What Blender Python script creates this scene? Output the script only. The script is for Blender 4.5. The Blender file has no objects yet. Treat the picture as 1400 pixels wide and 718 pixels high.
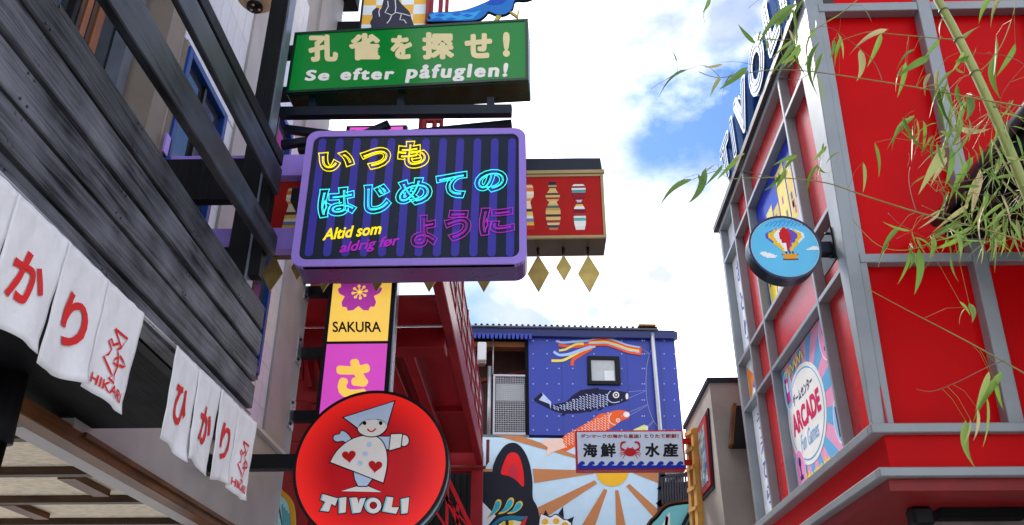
import bpy, bmesh, math, random
from mathutils import Vector
rnd = random.Random(7)
S = bpy.context.scene
COL = S.collection
R = math.radians

# ------------------------------------------------------------------ camera, sky, sun, exposure
FPX, PITCH, YAW = 1180.0, R(27.6), R(1.5)
CAM = Vector((0, 0, 1.6))
cam = bpy.data.cameras.new('camera'); cam_o = bpy.data.objects.new('camera', cam); COL.objects.link(cam_o)
cam.sensor_width = 36; cam.lens = 36 * FPX / 1400; cam.clip_end = 2000; cam.clip_start = .05
cam_o.location = CAM; cam_o.rotation_euler = (R(90) + PITCH, 0, YAW)
S.camera = cam_o
SUN_DIR = Vector((-.27, .62, .74)).normalized()          # towards the sun
W = bpy.data.worlds.new('World'); S.world = W; W.use_nodes = True
nt = W.node_tree; nt.nodes.clear()
def N(nt, t, **kw):
    n = nt.nodes.new(t)
    for k, v in kw.items():
        if k.startswith('i_'):
            n.inputs[int(k[2:])].default_value = v
        else:
            setattr(n, k, v)
    return n
wo = N(nt, 'ShaderNodeOutputWorld'); bg = N(nt, 'ShaderNodeBackground'); bg.inputs[1].default_value = .1
sky = N(nt, 'ShaderNodeTexSky', sky_type='NISHITA', sun_disc=False)
sky.sun_elevation = math.asin(SUN_DIR.z); sky.sun_rotation = math.atan2(SUN_DIR.x, SUN_DIR.y)
sky.air_density = 1.0; sky.dust_density = .4; sky.ozone_density = 2.0
tc = N(nt, 'ShaderNodeTexCoord')
mp = N(nt, 'ShaderNodeMapping'); mp.inputs['Location'].default_value = (4.1, 3.3, 1); mp.inputs['Rotation'].default_value = (0, 0, -.25); mp.inputs['Scale'].default_value = (1, 1, 1.7)
nz = N(nt, 'ShaderNodeTexNoise'); nz.inputs['Scale'].default_value = 2.1; nz.inputs['Detail'].default_value = 9; nz.inputs['Roughness'].default_value = .55
cr = N(nt, 'ShaderNodeValToRGB'); cr.color_ramp.elements[0].position = .43; cr.color_ramp.elements[1].position = .56
nz2 = N(nt, 'ShaderNodeTexNoise'); nz2.inputs['Scale'].default_value = 5; nz2.inputs['Detail'].default_value = 5
cc = N(nt, 'ShaderNodeValToRGB'); cc.color_ramp.elements[0].color = (4.2, 4.5, 5.0, 1); cc.color_ramp.elements[1].color = (13.5, 13.5, 13.6, 1)
cc.color_ramp.elements[0].position = .36; cc.color_ramp.elements[1].position = .52
mx = N(nt, 'ShaderNodeMix', data_type='RGBA')
gain = N(nt, 'ShaderNodeMix', data_type='RGBA', blend_type='MULTIPLY'); gain.inputs[0].default_value = 1; gain.inputs[7].default_value = (.55, .74, 1.02, 1)
L = nt.links.new
L(tc.outputs['Generated'], mp.inputs[0]); L(mp.outputs[0], nz.inputs['Vector']); L(mp.outputs[0], nz2.inputs['Vector'])
L(nz.outputs['Fac'], cr.inputs[0]); L(nz2.outputs['Fac'], cc.inputs[0])
L(sky.outputs[0], gain.inputs[6]); L(cr.outputs[0], mx.inputs[0]); L(gain.outputs[2], mx.inputs[6]); L(cc.outputs[0], mx.inputs[7])
L(mx.outputs[2], bg.inputs[0]); L(bg.outputs[0], wo.inputs[0])
sl = bpy.data.lights.new('sun', 'SUN'); sl.energy = 2.2; sl.angle = R(12); sl.color = (1, .96, .9)
sun = bpy.data.objects.new('sun', sl); COL.objects.link(sun); sun.rotation_euler = SUN_DIR.to_track_quat('Z', 'Y').to_euler()
sun.location = (0, 0, 20)
V = S.view_settings; V.view_transform = 'Standard'; V.look = 'None'; V.exposure = 1.1; V.gamma = 1; V.use_curve_mapping = False
S.cycles.max_bounces = 8

# ------------------------------------------------------------------ pixel -> place
FW = Vector((-math.sin(YAW) * math.cos(PITCH), math.cos(YAW) * math.cos(PITCH), math.sin(PITCH)))
RT = Vector((math.cos(YAW), math.sin(YAW), 0)); UP = RT.cross(FW)
def ray(x, y): return FW + RT * ((x - 700) / FPX) + UP * ((359 - y) / FPX)
def atX(x, y, v): d = ray(x, y); return CAM + d * (v / d.x)
def atY(x, y, v): d = ray(x, y); return CAM + d * (v / d.y)
def atZ(x, y, v): d = ray(x, y); return CAM + d * ((v - CAM.z) / d.z)

class PL:
    """a plane with u to the reader's right, v up, n towards the reader"""
    def __init__(s, o, yaw=0, v=None):
        s.o = Vector(o); s.u = Vector((math.cos(R(yaw)), math.sin(R(yaw)), 0))
        s.v = Vector(v).normalized() if v else Vector((0, 0, 1)); s.n = s.u.cross(s.v).normalized()
    def uv(s, x, y):
        d = ray(x, y); t = (s.o - CAM).dot(s.n) / d.dot(s.n); p = CAM + d * t - s.o
        return (p.dot(s.u), p.dot(s.v))
    def P(s, u, v, n=0): return s.o + s.u * u + s.v * v + s.n * n
    def pts(s, pp, z=None):
        ox, oy, k = z or (0, 0, 1)
        return [s.uv(ox + x / k, oy + y / k) for x, y in pp]

# ------------------------------------------------------------------ materials
MATS = {}
def M(name, col, rough=.5, metal=0., var=.1, nscale=5., bump=0., bscale=60., emit=0., spec=.5, orand=0., stretch=None, trans=0., rv=.09):
    if name in MATS: return MATS[name]
    m = bpy.data.materials.new(name); m.use_nodes = True; t = m.node_tree; b = t.nodes['Principled BSDF']
    b.inputs['Roughness'].default_value = rough; b.inputs['Metallic'].default_value = metal
    b.inputs['Specular IOR Level'].default_value = spec
    tcn = N(t, 'ShaderNodeTexCoord'); mpn = N(t, 'ShaderNodeMapping'); t.links.new(tcn.outputs['Object'], mpn.inputs[0])
    if stretch: mpn.inputs['Scale'].default_value = stretch
    n1 = N(t, 'ShaderNodeTexNoise'); n1.inputs['Scale'].default_value = nscale; n1.inputs['Detail'].default_value = 6
    t.links.new(mpn.outputs[0], n1.inputs['Vector'])
    rg = N(t, 'ShaderNodeMapRange'); rg.inputs[1].default_value = .25; rg.inputs[2].default_value = .75
    rg.inputs[3].default_value = 1 - var; rg.inputs[4].default_value = 1 + var
    t.links.new(n1.outputs['Fac'], rg.inputs[0])
    val = rg.outputs[0]
    if orand:
        oi = N(t, 'ShaderNodeObjectInfo'); r2 = N(t, 'ShaderNodeMapRange'); r2.inputs[3].default_value = 1 - orand; r2.inputs[4].default_value = 1 + orand
        t.links.new(oi.outputs['Random'], r2.inputs[0]); mm = N(t, 'ShaderNodeMath', operation='MULTIPLY')
        t.links.new(val, mm.inputs[0]); t.links.new(r2.outputs[0], mm.inputs[1]); val = mm.outputs[0]
    vm = N(t, 'ShaderNodeVectorMath', operation='SCALE'); vm.inputs[0].default_value = col; t.links.new(val, vm.inputs['Scale'])
    t.links.new(vm.outputs[0], b.inputs['Base Color'])
    rr = N(t, 'ShaderNodeMapRange'); rr.inputs[3].default_value = max(.03, rough - rv); rr.inputs[4].default_value = min(1, rough + rv)
    t.links.new(n1.outputs['Fac'], rr.inputs[0]); t.links.new(rr.outputs[0], b.inputs['Roughness'])
    if bump:
        n2 = N(t, 'ShaderNodeTexNoise'); n2.inputs['Scale'].default_value = bscale; n2.inputs['Detail'].default_value = 4
        t.links.new(mpn.outputs[0], n2.inputs['Vector'])
        bp = N(t, 'ShaderNodeBump'); bp.inputs['Strength'].default_value = bump; bp.inputs['Distance'].default_value = .01
        t.links.new(n2.outputs['Fac'], bp.inputs['Height']); t.links.new(bp.outputs[0], b.inputs['Normal'])
    if emit:
        b.inputs['Emission Color'].default_value = (*col, 1); b.inputs['Emission Strength'].default_value = emit
    if trans:
        b.inputs['Transmission Weight'].default_value = trans
    MATS[name] = m
    return m
def wood(name, c1, c2, axis=1, rough=.5, fine=70., bump=.35, orand=.2, spec=.3, knots=0):
    if name in MATS: return MATS[name]
    m = bpy.data.materials.new(name); m.use_nodes = True; t = m.node_tree; b = t.nodes['Principled BSDF']; l = t.links.new
    b.inputs['Specular IOR Level'].default_value = spec
    tcn = N(t, 'ShaderNodeTexCoord'); mpn = N(t, 'ShaderNodeMapping'); sc = [fine] * 3; sc[axis] = fine * .05
    mpn.inputs['Scale'].default_value = sc
    oi = N(t, 'ShaderNodeObjectInfo'); ad = N(t, 'ShaderNodeVectorMath', operation='ADD'); sv = N(t, 'ShaderNodeVectorMath', operation='SCALE')
    sv.inputs[0].default_value = (3, 5, 7); l(oi.outputs['Random'], sv.inputs['Scale'])
    l(tcn.outputs['Object'], ad.inputs[0]); l(sv.outputs[0], ad.inputs[1]); l(ad.outputs[0], mpn.inputs[0])
    n0 = N(t, 'ShaderNodeTexNoise'); n0.inputs['Scale'].default_value = 3.5; n0.inputs['Detail'].default_value = 3; l(ad.outputs[0], n0.inputs['Vector'])
    n1 = N(t, 'ShaderNodeTexNoise'); n1.inputs['Scale'].default_value = 1; n1.inputs['Detail'].default_value = 7; n1.inputs['Distortion'].default_value = .6
    l(mpn.outputs[0], n1.inputs['Vector'])
    sm = N(t, 'ShaderNodeMath', operation='MULTIPLY_ADD'); sm.inputs[1].default_value = .55; l(n0.outputs['Fac'], sm.inputs[0])
    hm = N(t, 'ShaderNodeMath', operation='MULTIPLY'); hm.inputs[1].default_value = .6; l(n1.outputs['Fac'], hm.inputs[0]); l(hm.outputs[0], sm.inputs[2])
    rp = N(t, 'ShaderNodeValToRGB'); e = rp.color_ramp.elements; e[0].position = .40; e[1].position = .72; e[0].color = (*c1, 1); e[1].color = (*c2, 1)
    src = sm.outputs[0]
    if knots:
        mk_ = N(t, 'ShaderNodeMapping'); ks = [4.2] * 3; ks[axis] = 1.5; mk_.inputs['Scale'].default_value = ks; l(ad.outputs[0], mk_.inputs[0])
        vo = N(t, 'ShaderNodeTexVoronoi'); vo.inputs['Scale'].default_value = 1; l(mk_.outputs[0], vo.inputs['Vector'])
        kr_ = N(t, 'ShaderNodeMapRange'); kr_.inputs[1].default_value = .0; kr_.inputs[2].default_value = .13; kr_.inputs[3].default_value = knots; kr_.inputs[4].default_value = 0
        l(vo.outputs['Distance'], kr_.inputs[0]); ka = N(t, 'ShaderNodeMath', operation='ADD'); l(src, ka.inputs[0]); l(kr_.outputs[0], ka.inputs[1]); src = ka.outputs[0]
    l(src, rp.inputs[0])
    r2 = N(t, 'ShaderNodeMapRange'); r2.inputs[3].default_value = 1 - orand; r2.inputs[4].default_value = 1 + orand; l(oi.outputs['Random'], r2.inputs[0])
    vm = N(t, 'ShaderNodeVectorMath', operation='SCALE'); l(rp.outputs[0], vm.inputs[0]); l(r2.outputs[0], vm.inputs['Scale'])
    l(vm.outputs[0], b.inputs['Base Color'])
    rr = N(t, 'ShaderNodeMapRange'); rr.inputs[3].default_value = rough - .12; rr.inputs[4].default_value = rough + .2; l(n1.outputs['Fac'], rr.inputs[0]); l(rr.outputs[0], b.inputs['Roughness'])
    bp = N(t, 'ShaderNodeBump'); bp.inputs['Strength'].default_value = bump; bp.inputs['Distance'].default_value = .006
    l(n1.outputs['Fac'], bp.inputs['Height']); l(bp.outputs[0], b.inputs['Normal'])
    MATS[name] = m
    return m
def paint(c, name=None, rough=.4, **k):
    name = name or 'paint_%02x%02x%02x' % tuple(int(255 * min(1, q)) for q in c)
    return M(name, c, rough, var=.05, **k)
def srgb(r, g, b):
    f = lambda v: ((v / 255 + .055) / 1.055) ** 2.4 if v > 10 else v / 255 / 12.92
    return (f(r), f(g), f(b))
def SP(r, g, b, rough=.4, emit=0):
    return M('paint_%d_%d_%d%s' % (r, g, b, '_lit' if emit else ''), srgb(r, g, b), rough, var=.05, emit=emit, spec=.2)

char_y = wood('charred_wood', (.0025, .0025, .0035), (.115, .118, .136), 1, .5, 55, 1.2, .4, .18, .4)
char_x = wood('charred_wood_cross', (.003, .003, .0035), (.010, .010, .012), 1, .6, 70, .4, .2, .05)
black_y = wood('black_stained_beam', (.008, .0085, .011), (.055, .061, .076), 1, .36, 40, .25, .1)
black_z = wood('black_stained_post', (.003, .003, .0035), (.010, .010, .012), 2, .5, 50, .3, .1, .15)
steel_blue = M('weathered_steel_edge', (.14, .16, .2), .4, .3, .2, 6)
brown_x = wood('brown_joist_wood', (.022, .010, .004), (.07, .032, .012), 0, .5, 50, .3)
brown_y = wood('brown_trim_wood', (.05, .019, .006), (.17, .066, .022), 1, .45, 50, .3, .1, .2)
orange_z = wood('orange_window_wood', (.16, .045, .016), (.28, .09, .03), 2, .4, 50, .2)
plaster = M('grey_plaster', (.33, .305, .30), .55, var=.16, nscale=2.5, bump=.12, bscale=25)
brown_plaster = M('brown_plaster', (.20, .16, .135), .7, var=.15, nscale=3, bump=.15, bscale=25)
reed = M('reed_ceiling', (.70, .61, .47), .9, var=.35, nscale=45, bump=.5, bscale=60, stretch=(.35, 1.6, 1))
black = M('matt_black', (.003, .003, .0035), .6, spec=.12)
black_metal = M('black_powder_coat', (.006, .0065, .008), .4, .0, .15, 8, spec=.2)
navy_metal = M('navy_powder_coat', (.006, .010, .020), .35, 0, .15, 8, spec=.3)
white_tile = M('white_wall_tile', (.62, .62, .66), .3, var=.05, orand=.04)
grout = M('grey_grout', (.3, .3, .32), .8)
blue_frame = M('blue_window_frame', (.008, .045, .22), .4, spec=.2)
glass = M('dark_window_glass', (.03, .035, .04), .04, var=.3, spec=.9)
pane_light = M('reflecting_pane', (.35, .38, .40), .08, var=.2, spec=.8)
cloth = M('noren_cloth', (.72, .71, .72), .9, var=.09, nscale=4, bump=.6, bscale=18)
red_ink = M('red_ink', (.62, .012, .012), .8, var=.1)
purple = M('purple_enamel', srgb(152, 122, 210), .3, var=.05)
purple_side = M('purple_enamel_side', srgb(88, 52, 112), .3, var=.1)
gold = M('gold_leaf_metal', (.50, .36, .10), .42, .75, .3, 9, bump=.15, bscale=14)
alu = M('brushed_aluminium', (.6, .62, .65), .3, .9, .1, 20)
grey_steel = M('grey_painted_steel', (.26, .28, .295), .36, .2, .12, 3)
red_panel = M('red_lacquer_panel', (.55, .003, .005), .27, var=.04, nscale=2, spec=.5, rv=.015)
red_panel_matt = M('red_front_panel', (.55, .0018, .0035), .34, var=.13, nscale=1.1, spec=.07)
red_steel = M('red_painted_steel', (.23, .006, .010), .35, .0, .2, 4, bump=.04, bscale=20, spec=.3)
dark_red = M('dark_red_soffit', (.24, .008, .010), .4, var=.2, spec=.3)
slate = M('dark_slate_face', srgb(30, 37, 50), .25, var=.04, spec=.2)

# ------------------------------------------------------------------ builders
def wloc(o):
    v = Vector((0, 0, 0))
    while o is not None: v += o.location; o = o.parent
    return v
def mk(name, verts, faces, mat, parent=None, smooth=False):
    vs = [Vector(v) for v in verts]
    lo = Vector([min(v[i] for v in vs) for i in range(3)]); hi = Vector([max(v[i] for v in vs) for i in range(3)])
    c = (lo + hi) / 2
    me = bpy.data.meshes.new(name); me.from_pydata([v - c for v in vs], [], faces); me.update()
    if mat: me.materials.append(mat)
    if smooth:
        for p in me.polygons: p.use_smooth = True
    o = bpy.data.objects.new(name, me); COL.objects.link(o)
    o.parent = parent; o.location = c - (wloc(parent) if parent else Vector((0, 0, 0)))
    return o
def share(name, me, loc, parent):
    o = bpy.data.objects.new(name, me); COL.objects.link(o); o.parent = parent; o.location = Vector(loc) - wloc(parent)
    return o
def thing(name, label, cat, loc, group=None):
    o = bpy.data.objects.new(name, None); COL.objects.link(o); o.location = loc; o.empty_display_size = .2
    return tag(o, label, cat, group)
def tag(o, label, cat, group=None):
    o['label'] = label; o['category'] = cat
    if group: o['group'] = group
    return o
def struct(o): o['kind'] = 'structure'; return o
def stuff(o): o['kind'] = 'stuff'; return o
BOXF = [(0, 3, 2, 1), (4, 5, 6, 7), (0, 1, 5, 4), (1, 2, 6, 5), (2, 3, 7, 6), (3, 0, 4, 7)]
def boxv(x0, x1, y0, y1, z0, z1):
    x0, x1 = sorted((x0, x1)); y0, y1 = sorted((y0, y1)); z0, z1 = sorted((z0, z1))
    return [(x0, y0, z0), (x1, y0, z0), (x1, y1, z0), (x0, y1, z0), (x0, y0, z1), (x1, y0, z1), (x1, y1, z1), (x0, y1, z1)]
def box(name, x0, x1, y0, y1, z0, z1, mat, parent=None, bev=0):
    o = mk(name, boxv(x0, x1, y0, y1, z0, z1), BOXF, mat, parent)
    if bev: bevel(o, bev)
    return o
def bevel(o, w, seg=1):
    bm = bmesh.new(); bm.from_mesh(o.data)
    bmesh.ops.bevel(bm, geom=bm.edges[:], offset=w, segments=seg, affect='EDGES', profile=.5)
    bm.to_mesh(o.data); bm.free()
    return o
def hexa(name, a, b, mat, parent=None):
    """solid between two quads given as four corners each"""
    return mk(name, list(a) + list(b), [(3, 2, 1, 0), (4, 5, 6, 7), (0, 1, 5, 4), (1, 2, 6, 5), (2, 3, 7, 6), (3, 0, 4, 7)], mat, parent)
def area(p): return sum(p[i][0] * p[(i + 1) % len(p)][1] - p[(i + 1) % len(p)][0] * p[i][1] for i in range(len(p))) / 2
def prism(name, pl, pts, off, t, mat, parent=None, bev=0):
    """outline (u,v) on a plane, from height off to off+t above it"""
    if area(pts) < 0: pts = pts[::-1]
    n = len(pts)
    vs = [pl.P(u, v, off + t) for u, v in pts] + [pl.P(u, v, off) for u, v in pts]
    fs = [tuple(range(n)), tuple(range(2 * n - 1, n - 1, -1))] + [(i, n + i, n + (i + 1) % n, (i + 1) % n) for i in range(n)]
    o = mk(name, vs, fs, mat, parent)
    if bev: bevel(o, bev)
    return o
def multi(name, pl, polys, off, t, mat, parent=None):
    vs, fs = [], []
    for pts in polys:
        if area(pts) < 0: pts = pts[::-1]
        n = len(pts); b = len(vs)
        vs += [pl.P(u, v, off + t) for u, v in pts] + [pl.P(u, v, off) for u, v in pts]
        fs += [tuple(range(b, b + n)), tuple(range(b + 2 * n - 1, b + n - 1, -1))] + [(b + i, b + n + i, b + n + (i + 1) % n, b + (i + 1) % n) for i in range(n)]
    return mk(name, vs, fs, mat, parent)
def multibox(name, boxes, mat, parent=None):
    vs, fs = [], []
    for q in boxes:
        b = len(vs); vs += boxv(*q); fs += [tuple(b + i for i in f) for f in BOXF]
    return mk(name, vs, fs, mat, parent)
def grow(p, d):
    if area(p) < 0: p = p[::-1]
    n = len(p); out = []
    for i in range(n):
        a, b, c = Vector(p[i - 1]), Vector(p[i]), Vector(p[(i + 1) % n])
        e1 = (b - a).normalized(); e2 = (c - b).normalized()
        n1 = Vector((e1.y, -e1.x)); n2 = Vector((e2.y, -e2.x)); m = n1 + n2
        m = m / max(.35, m.dot(n1)) if m.length > 1e-6 else n1
        out.append(tuple(b + m * d))
    return out
def ell(cx, cy, rx, ry, n=28, a0=0, rot=0):
    return [(cx + rx * math.cos(a0 + 2 * math.pi * i / n) * math.cos(rot) - ry * math.sin(a0 + 2 * math.pi * i / n) * math.sin(rot),
             cy + rx * math.cos(a0 + 2 * math.pi * i / n) * math.sin(rot) + ry * math.sin(a0 + 2 * math.pi * i / n) * math.cos(rot)) for i in range(n)]
def rrect(u0, v0, u1, v1, r, n=6):
    out = []
    for cx, cy, a in ((u1 - r, v1 - r, 0), (u0 + r, v1 - r, 90), (u0 + r, v0 + r, 180), (u1 - r, v0 + r, 270)):
        out += [(cx + r * math.cos(R(a + 90 * i / n)), cy + r * math.sin(R(a + 90 * i / n))) for i in range(n + 1)]
    return out
def band(pts, w0, w1=None):
    """ribbon outline of a polyline"""
    w1 = w0 if w1 is None else w1
    n = len(pts); a, b = [], []
    for i, p in enumerate(pts):
        q0 = Vector(pts[max(0, i - 1)]); q1 = Vector(pts[min(n - 1, i + 1)]); d = (q1 - q0).normalized(); nn = Vector((-d.y, d.x))
        w = (w0 + (w1 - w0) * i / (n - 1)) / 2
        a.append(tuple(Vector(p) + nn * w)); b.append(tuple(Vector(p) - nn * w))
    return a + b[::-1]
def smoothline(pts, k=6):
    out = []
    n = len(pts)
    for i in range(n - 1):
        p0, p1, p2, p3 = [Vector(pts[min(n - 1, max(0, j))]) for j in (i - 1, i, i + 1, i + 2)]
        for s in range(k):
            t = s / k
            out.append(.5 * ((2 * p1) + (p2 - p0) * t + (2 * p0 - 5 * p1 + 4 * p2 - p3) * t * t + (3 * p1 - p0 - 3 * p2 + p3) * t ** 3))
    out.append(Vector(pts[-1]))
    return [tuple(v) for v in out]
def closed(pts, k=5):
    n = len(pts); q = [pts[-2], pts[-1]] + list(pts) + [pts[0], pts[1]]
    s = smoothline(q, k)
    return s[2 * k:(2 + n) * k]
def tube(name, pts, r, mat, parent=None, n=8, r1=None):
    pts = [Vector(p) for p in pts]; r1 = r if r1 is None else r1
    vs, fs = [], []
    for i, p in enumerate(pts):
        d = (pts[min(len(pts) - 1, i + 1)] - pts[max(0, i - 1)]).normalized()
        a = d.cross(Vector((0, 0, 1)) if abs(d.z) < .9 else Vector((1, 0, 0))).normalized(); b = d.cross(a)
        rr = r + (r1 - r) * i / max(1, len(pts) - 1)
        vs += [p + a * rr * math.cos(2 * math.pi * k / n) + b * rr * math.sin(2 * math.pi * k / n) for k in range(n)]
    for i in range(len(pts) - 1):
        for k in range(n):
            fs.append((i * n + k, i * n + (k + 1) % n, (i + 1) * n + (k + 1) % n, (i + 1) * n + k))
    fs.append(tuple(range(n - 1, -1, -1))); fs.append(tuple(range((len(pts) - 1) * n, len(pts) * n)))
    o = mk(name, vs, fs, mat, parent, True)
    return o
def beam(name, a, b, w, h, mat, parent=None):
    """square bar from a to b"""
    a, b = Vector(a), Vector(b); d = (b - a).normalized()
    s = d.cross(Vector((0, 0, 1)) if abs(d.z) < .95 else Vector((0, 1, 0))).normalized() * w / 2; t = s.cross(d).normalized() * h / 2
    return hexa(name, [a - s - t, a + s - t, a + s + t, a - s + t], [b - s - t, b + s - t, b + s + t, b - s + t], mat, parent)

# ---- lettering
GLY = {}
def glyph(s, bold=0., shear=0., neon=None, res=4, space=1.):
    k = (s, bold, shear, neon, space)
    if k in GLY: return GLY[k]
    c = bpy.data.curves.new('lettering', 'FONT'); c.body = s; c.resolution_u = res; c.shear = shear; c.space_character = space
    if neon is not None:
        c.fill_mode = 'NONE'; c.offset = neon; c.bevel_depth = bold; c.bevel_resolution = 1
    else:
        c.extrude = .01; c.bevel_depth = bold; c.bevel_resolution = 1 if bold else 0
    o = bpy.data.objects.new('lettering', c); COL.objects.link(o)
    dg = bpy.context.evaluated_depsgraph_get(); dg.update()
    me = o.evaluated_get(dg).to_mesh()
    vs = [tuple(v.co) for v in me.vertices]; fs = [tuple(p.vertices) for p in me.polygons]
    o.evaluated_get(dg).to_mesh_clear(); bpy.data.objects.remove(o); bpy.data.curves.remove(c)
    lo = [min(v[i] for v in vs) for i in range(3)]; hi = [max(v[i] for v in vs) for i in range(3)]
    GLY[k] = (vs, fs, lo, hi)
    return GLY[k]
def txt(name, s, pl, quad, mat, parent, bold=.02, t=.004, off=0., shear=0., neon=None, px=True, z=None, space=1.):
    """quad: bottom-left, bottom-right, top-left of the lettering's bounding box"""
    if neon is None and bold and t < .05:
        vs0, fs0, _, _ = glyph(s, 0, shear, None, 4, space)
        top = [f for f in fs0 if len({round(vs0[i][2], 5) for i in f}) == 1 and vs0[f[0]][2] > 0]
        vs, fs = list(vs0), list(fs0); nk = 14
        for k in range(nk):
            b0 = len(vs); a_ = 2 * math.pi * k / nk
            vs += [(x + bold * math.cos(a_), y + bold * math.sin(a_), .002 + .0005 * k) for x, y, w in vs0]
            fs += [tuple(b0 + i for i in f) for f in top]
        lo = [min(v[i] for v in vs) for i in range(3)]; hi = [max(v[i] for v in vs) for i in range(3)]
        used = sorted({i for f in fs for i in f}); mp_ = {i: j for j, i in enumerate(used)}
        vs = [vs[i] for i in used]; fs = [tuple(mp_[i] for i in f) for f in fs]
    else:
        vs, fs, lo, hi = glyph(s, bold, shear, neon, 4, space)
    q = pl.pts(quad, z) if px else quad
    a = Vector(q[0]); e = Vector(q[1]) - a; f = Vector(q[2]) - a
    out = []
    for x, y, w in vs:
        p = a + e * ((x - lo[0]) / (hi[0] - lo[0])) + f * ((y - lo[1]) / (hi[1] - lo[1]))
        out.append(pl.P(p.x, p.y, off + t * (w - lo[2]) / max(1e-6, hi[2] - lo[2])))
    o = mk(name, out, fs, mat, parent)
    return o
def tbox(name, s, pl, b, mat, parent, z=None, **k):
    x0, y0, x1, y1 = b
    return txt(name, s, pl, [(x0, y1), (x1, y1), (x0, y0)], mat, parent, z=z, **k)

# ================================================================== ground
pave = M('pale_granite_paving', (.44, .43, .41), .8, var=.2, nscale=3, bump=.2, bscale=30)
g = mk('ground', [(-300, -300, 0), (300, -300, 0), (300, 300, 0), (-300, 300, 0)], [(0, 1, 2, 3)], pave); struct(g)

# ================================================================== timber shop house
H = thing('shop_house', 'grey plastered shop house with charred plank fascia, blue window frames and open entrance', 'building', (-2.65, 4, 0))
WX = -2.5
# main upper wall from the pilaster on, and the recessed near wall
box('wall', -2.9, WX, 4.5, 8.53, 2.98, 10, plaster, H)
box('wall', -2.9, -2.78, -1.5, 4.5, 3.03, 10, plaster, H)
box('pilaster', -2.78, WX + .006, 4.49, 4.70, 3.04, 10, brown_plaster, H)
box('pilaster', -2.52, WX + .035, 5.82, 6.30, 3.88, 10, plaster, H)
box('pilaster', -2.52, WX + .035, 7.64, 8.535, 3.88, 10, plaster, H)
box('ledge_trim', -2.52, WX + .05, 4.71, 8.54, 3.845, 3.878, M('pale_ledge', (.5, .5, .55), .4, .3), H)
box('wall', -5.2, -2.9, 8.2, 8.52, 3.13, 10, plaster, H)
box('wall', -5.4, -5.2, -1.5, 8.52, 2.93, 10, plaster, H)
for y in (-1.4, 1.8, 5.0, 8.3): box('post', -5.38, -5.22, y, y + .16, 0, 2.93, black_z, H)
box('wall', -2.92, -2.5, 8.12, 8.528, 0, 2.98, plaster, H)
box('roof', -5.6, -2.3, -1.7, 8.7, 10, 10.2, black, H)
# ceiling of the open entrance with joists
box('ceiling', -5.2, -2.62, -1.5, 8.2, 3.06, 3.12, reed, H)
box('trim', -2.62, WX - .004, -1.5, 8.11, 2.90, 2.99, brown_y, H, .006)
box('trim', -2.6, WX + .02, 4.62, 8.1, 2.955, 2.985, brown_y, H)
zj = 3.005
jy = []
for py in (587, 638, 677.5, 708.5, 732):
    jy.append(atZ(60, py, 3.058).y)
for y in jy + [jy[0] - .75, jy[0] - 1.5, jy[-1] + .6]:
    box('joist', -5.2, -2.63, y, y + .075, zj, 3.058, brown_x, H)
for (x0, y0) in ((92, 656), (10, 692)):
    p = atZ(x0, y0, 3.01)
    box('joist', p.x - .06, p.x + .06, p.y - .02, p.y + .52, 3.01, 3.057, brown_y, H)
box('soffit', -2.779, -1.68, -1.5, 4.70, 3.03, 3.07, char_x, H)
box('fascia_backing', -1.74, -1.69, -1.5, 4.68, 3.02, 3.74, black, H)
for i, (z0, z1) in enumerate(((3.025, 3.110), (3.132, 3.269), (3.291, 3.427), (3.449, 3.585), (3.607, 3.755))):
    box('plank', -1.685, -1.60 + .004 * (i % 2), -1.5, 4.685 - .004 * i, z0, z1, char_y, H, .006)
nails = []
for z in (3.15, 3.25, 3.31, 3.41, 3.47, 3.565, 3.625, 3.735, 3.065):
    for y in (1.42, 2.12, 2.82, 3.52, 4.22, 4.62):
        for dy in (0, .012):
            yy = y + dy * 3 + rnd.uniform(-.006, .006); nails.append((-1.603, -1.5945, yy - .0035, yy + .0035, z - .0035, z + .0035))
stuff(multibox('nail', nails, M('nail_steel', (.08, .08, .085), .4, .7), H))
# windows of the upper wall
def window(Y0, Y1, z0, z1, rail=()):
    w = box('window', WX - .02, WX + .004, Y0, Y1, z0, z1, glass, H)
    for a in ((Y0, Y0 + .06, z0, z1), (Y1 - .06, Y1, z0, z1), (Y0 + .061, Y1 - .061, z1 - .06, z1), (Y0 + .061, Y1 - .061, z0, z0 + .06)):
        box('frame', WX - .01, WX + .05, a[0], a[1], a[2], a[3], blue_frame, w, .004)
    for a in ((Y0 - .03, Y0 - .001, z0 - .03, z1 + .03), (Y1 + .001, Y1 + .03, z0 - .03, z1 + .03), (Y0, Y1, z1 + .001, z1 + .03)):
        box('casing', WX - .01, WX + .03, a[0], a[1], a[2], a[3], brown_plaster, w)
    for y in rail:
        box('mullion', WX - .005, WX + .03, y, y + .035, z0 + .062, z1 - .062, black_metal, w)
    box('curtain', WX + .0045, WX + .0065, Y0 + .1, Y0 + .35, z0 + .1, z0 + .45, SP(196, 200, 205), w)
    return w
window(4.76, 5.60, 3.92, 5.9, (5.15,))
window(6.40, 7.25, 4.28, 6.9, (6.8,))
# near recessed window with orange wood frames
nw = box('window', -2.785, -2.77, 2.2, 4.40, 3.2, 7.5, glass, H)
for (px0, px1, m) in ((95, 101, black_z), (104, 109, brown_x), (112, 120, orange_z), (122, 127, brown_x), (131, 141, orange_z)):
    a, b = atX(px0, 20, -2.74).y, atX(px1, 20, -2.74).y
    box('frame', -2.77, -2.72, a, b, 3.2, 7.5, m, nw, .004)
for y in (2.4, 2.9):
    box('frame', -2.77, -2.72, y, y + .08, 3.2, 7.5, orange_z, nw)
box('post', -2.76, -2.66, 4.32, 4.42, 3.08, 7.5, steel_blue, H)
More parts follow.
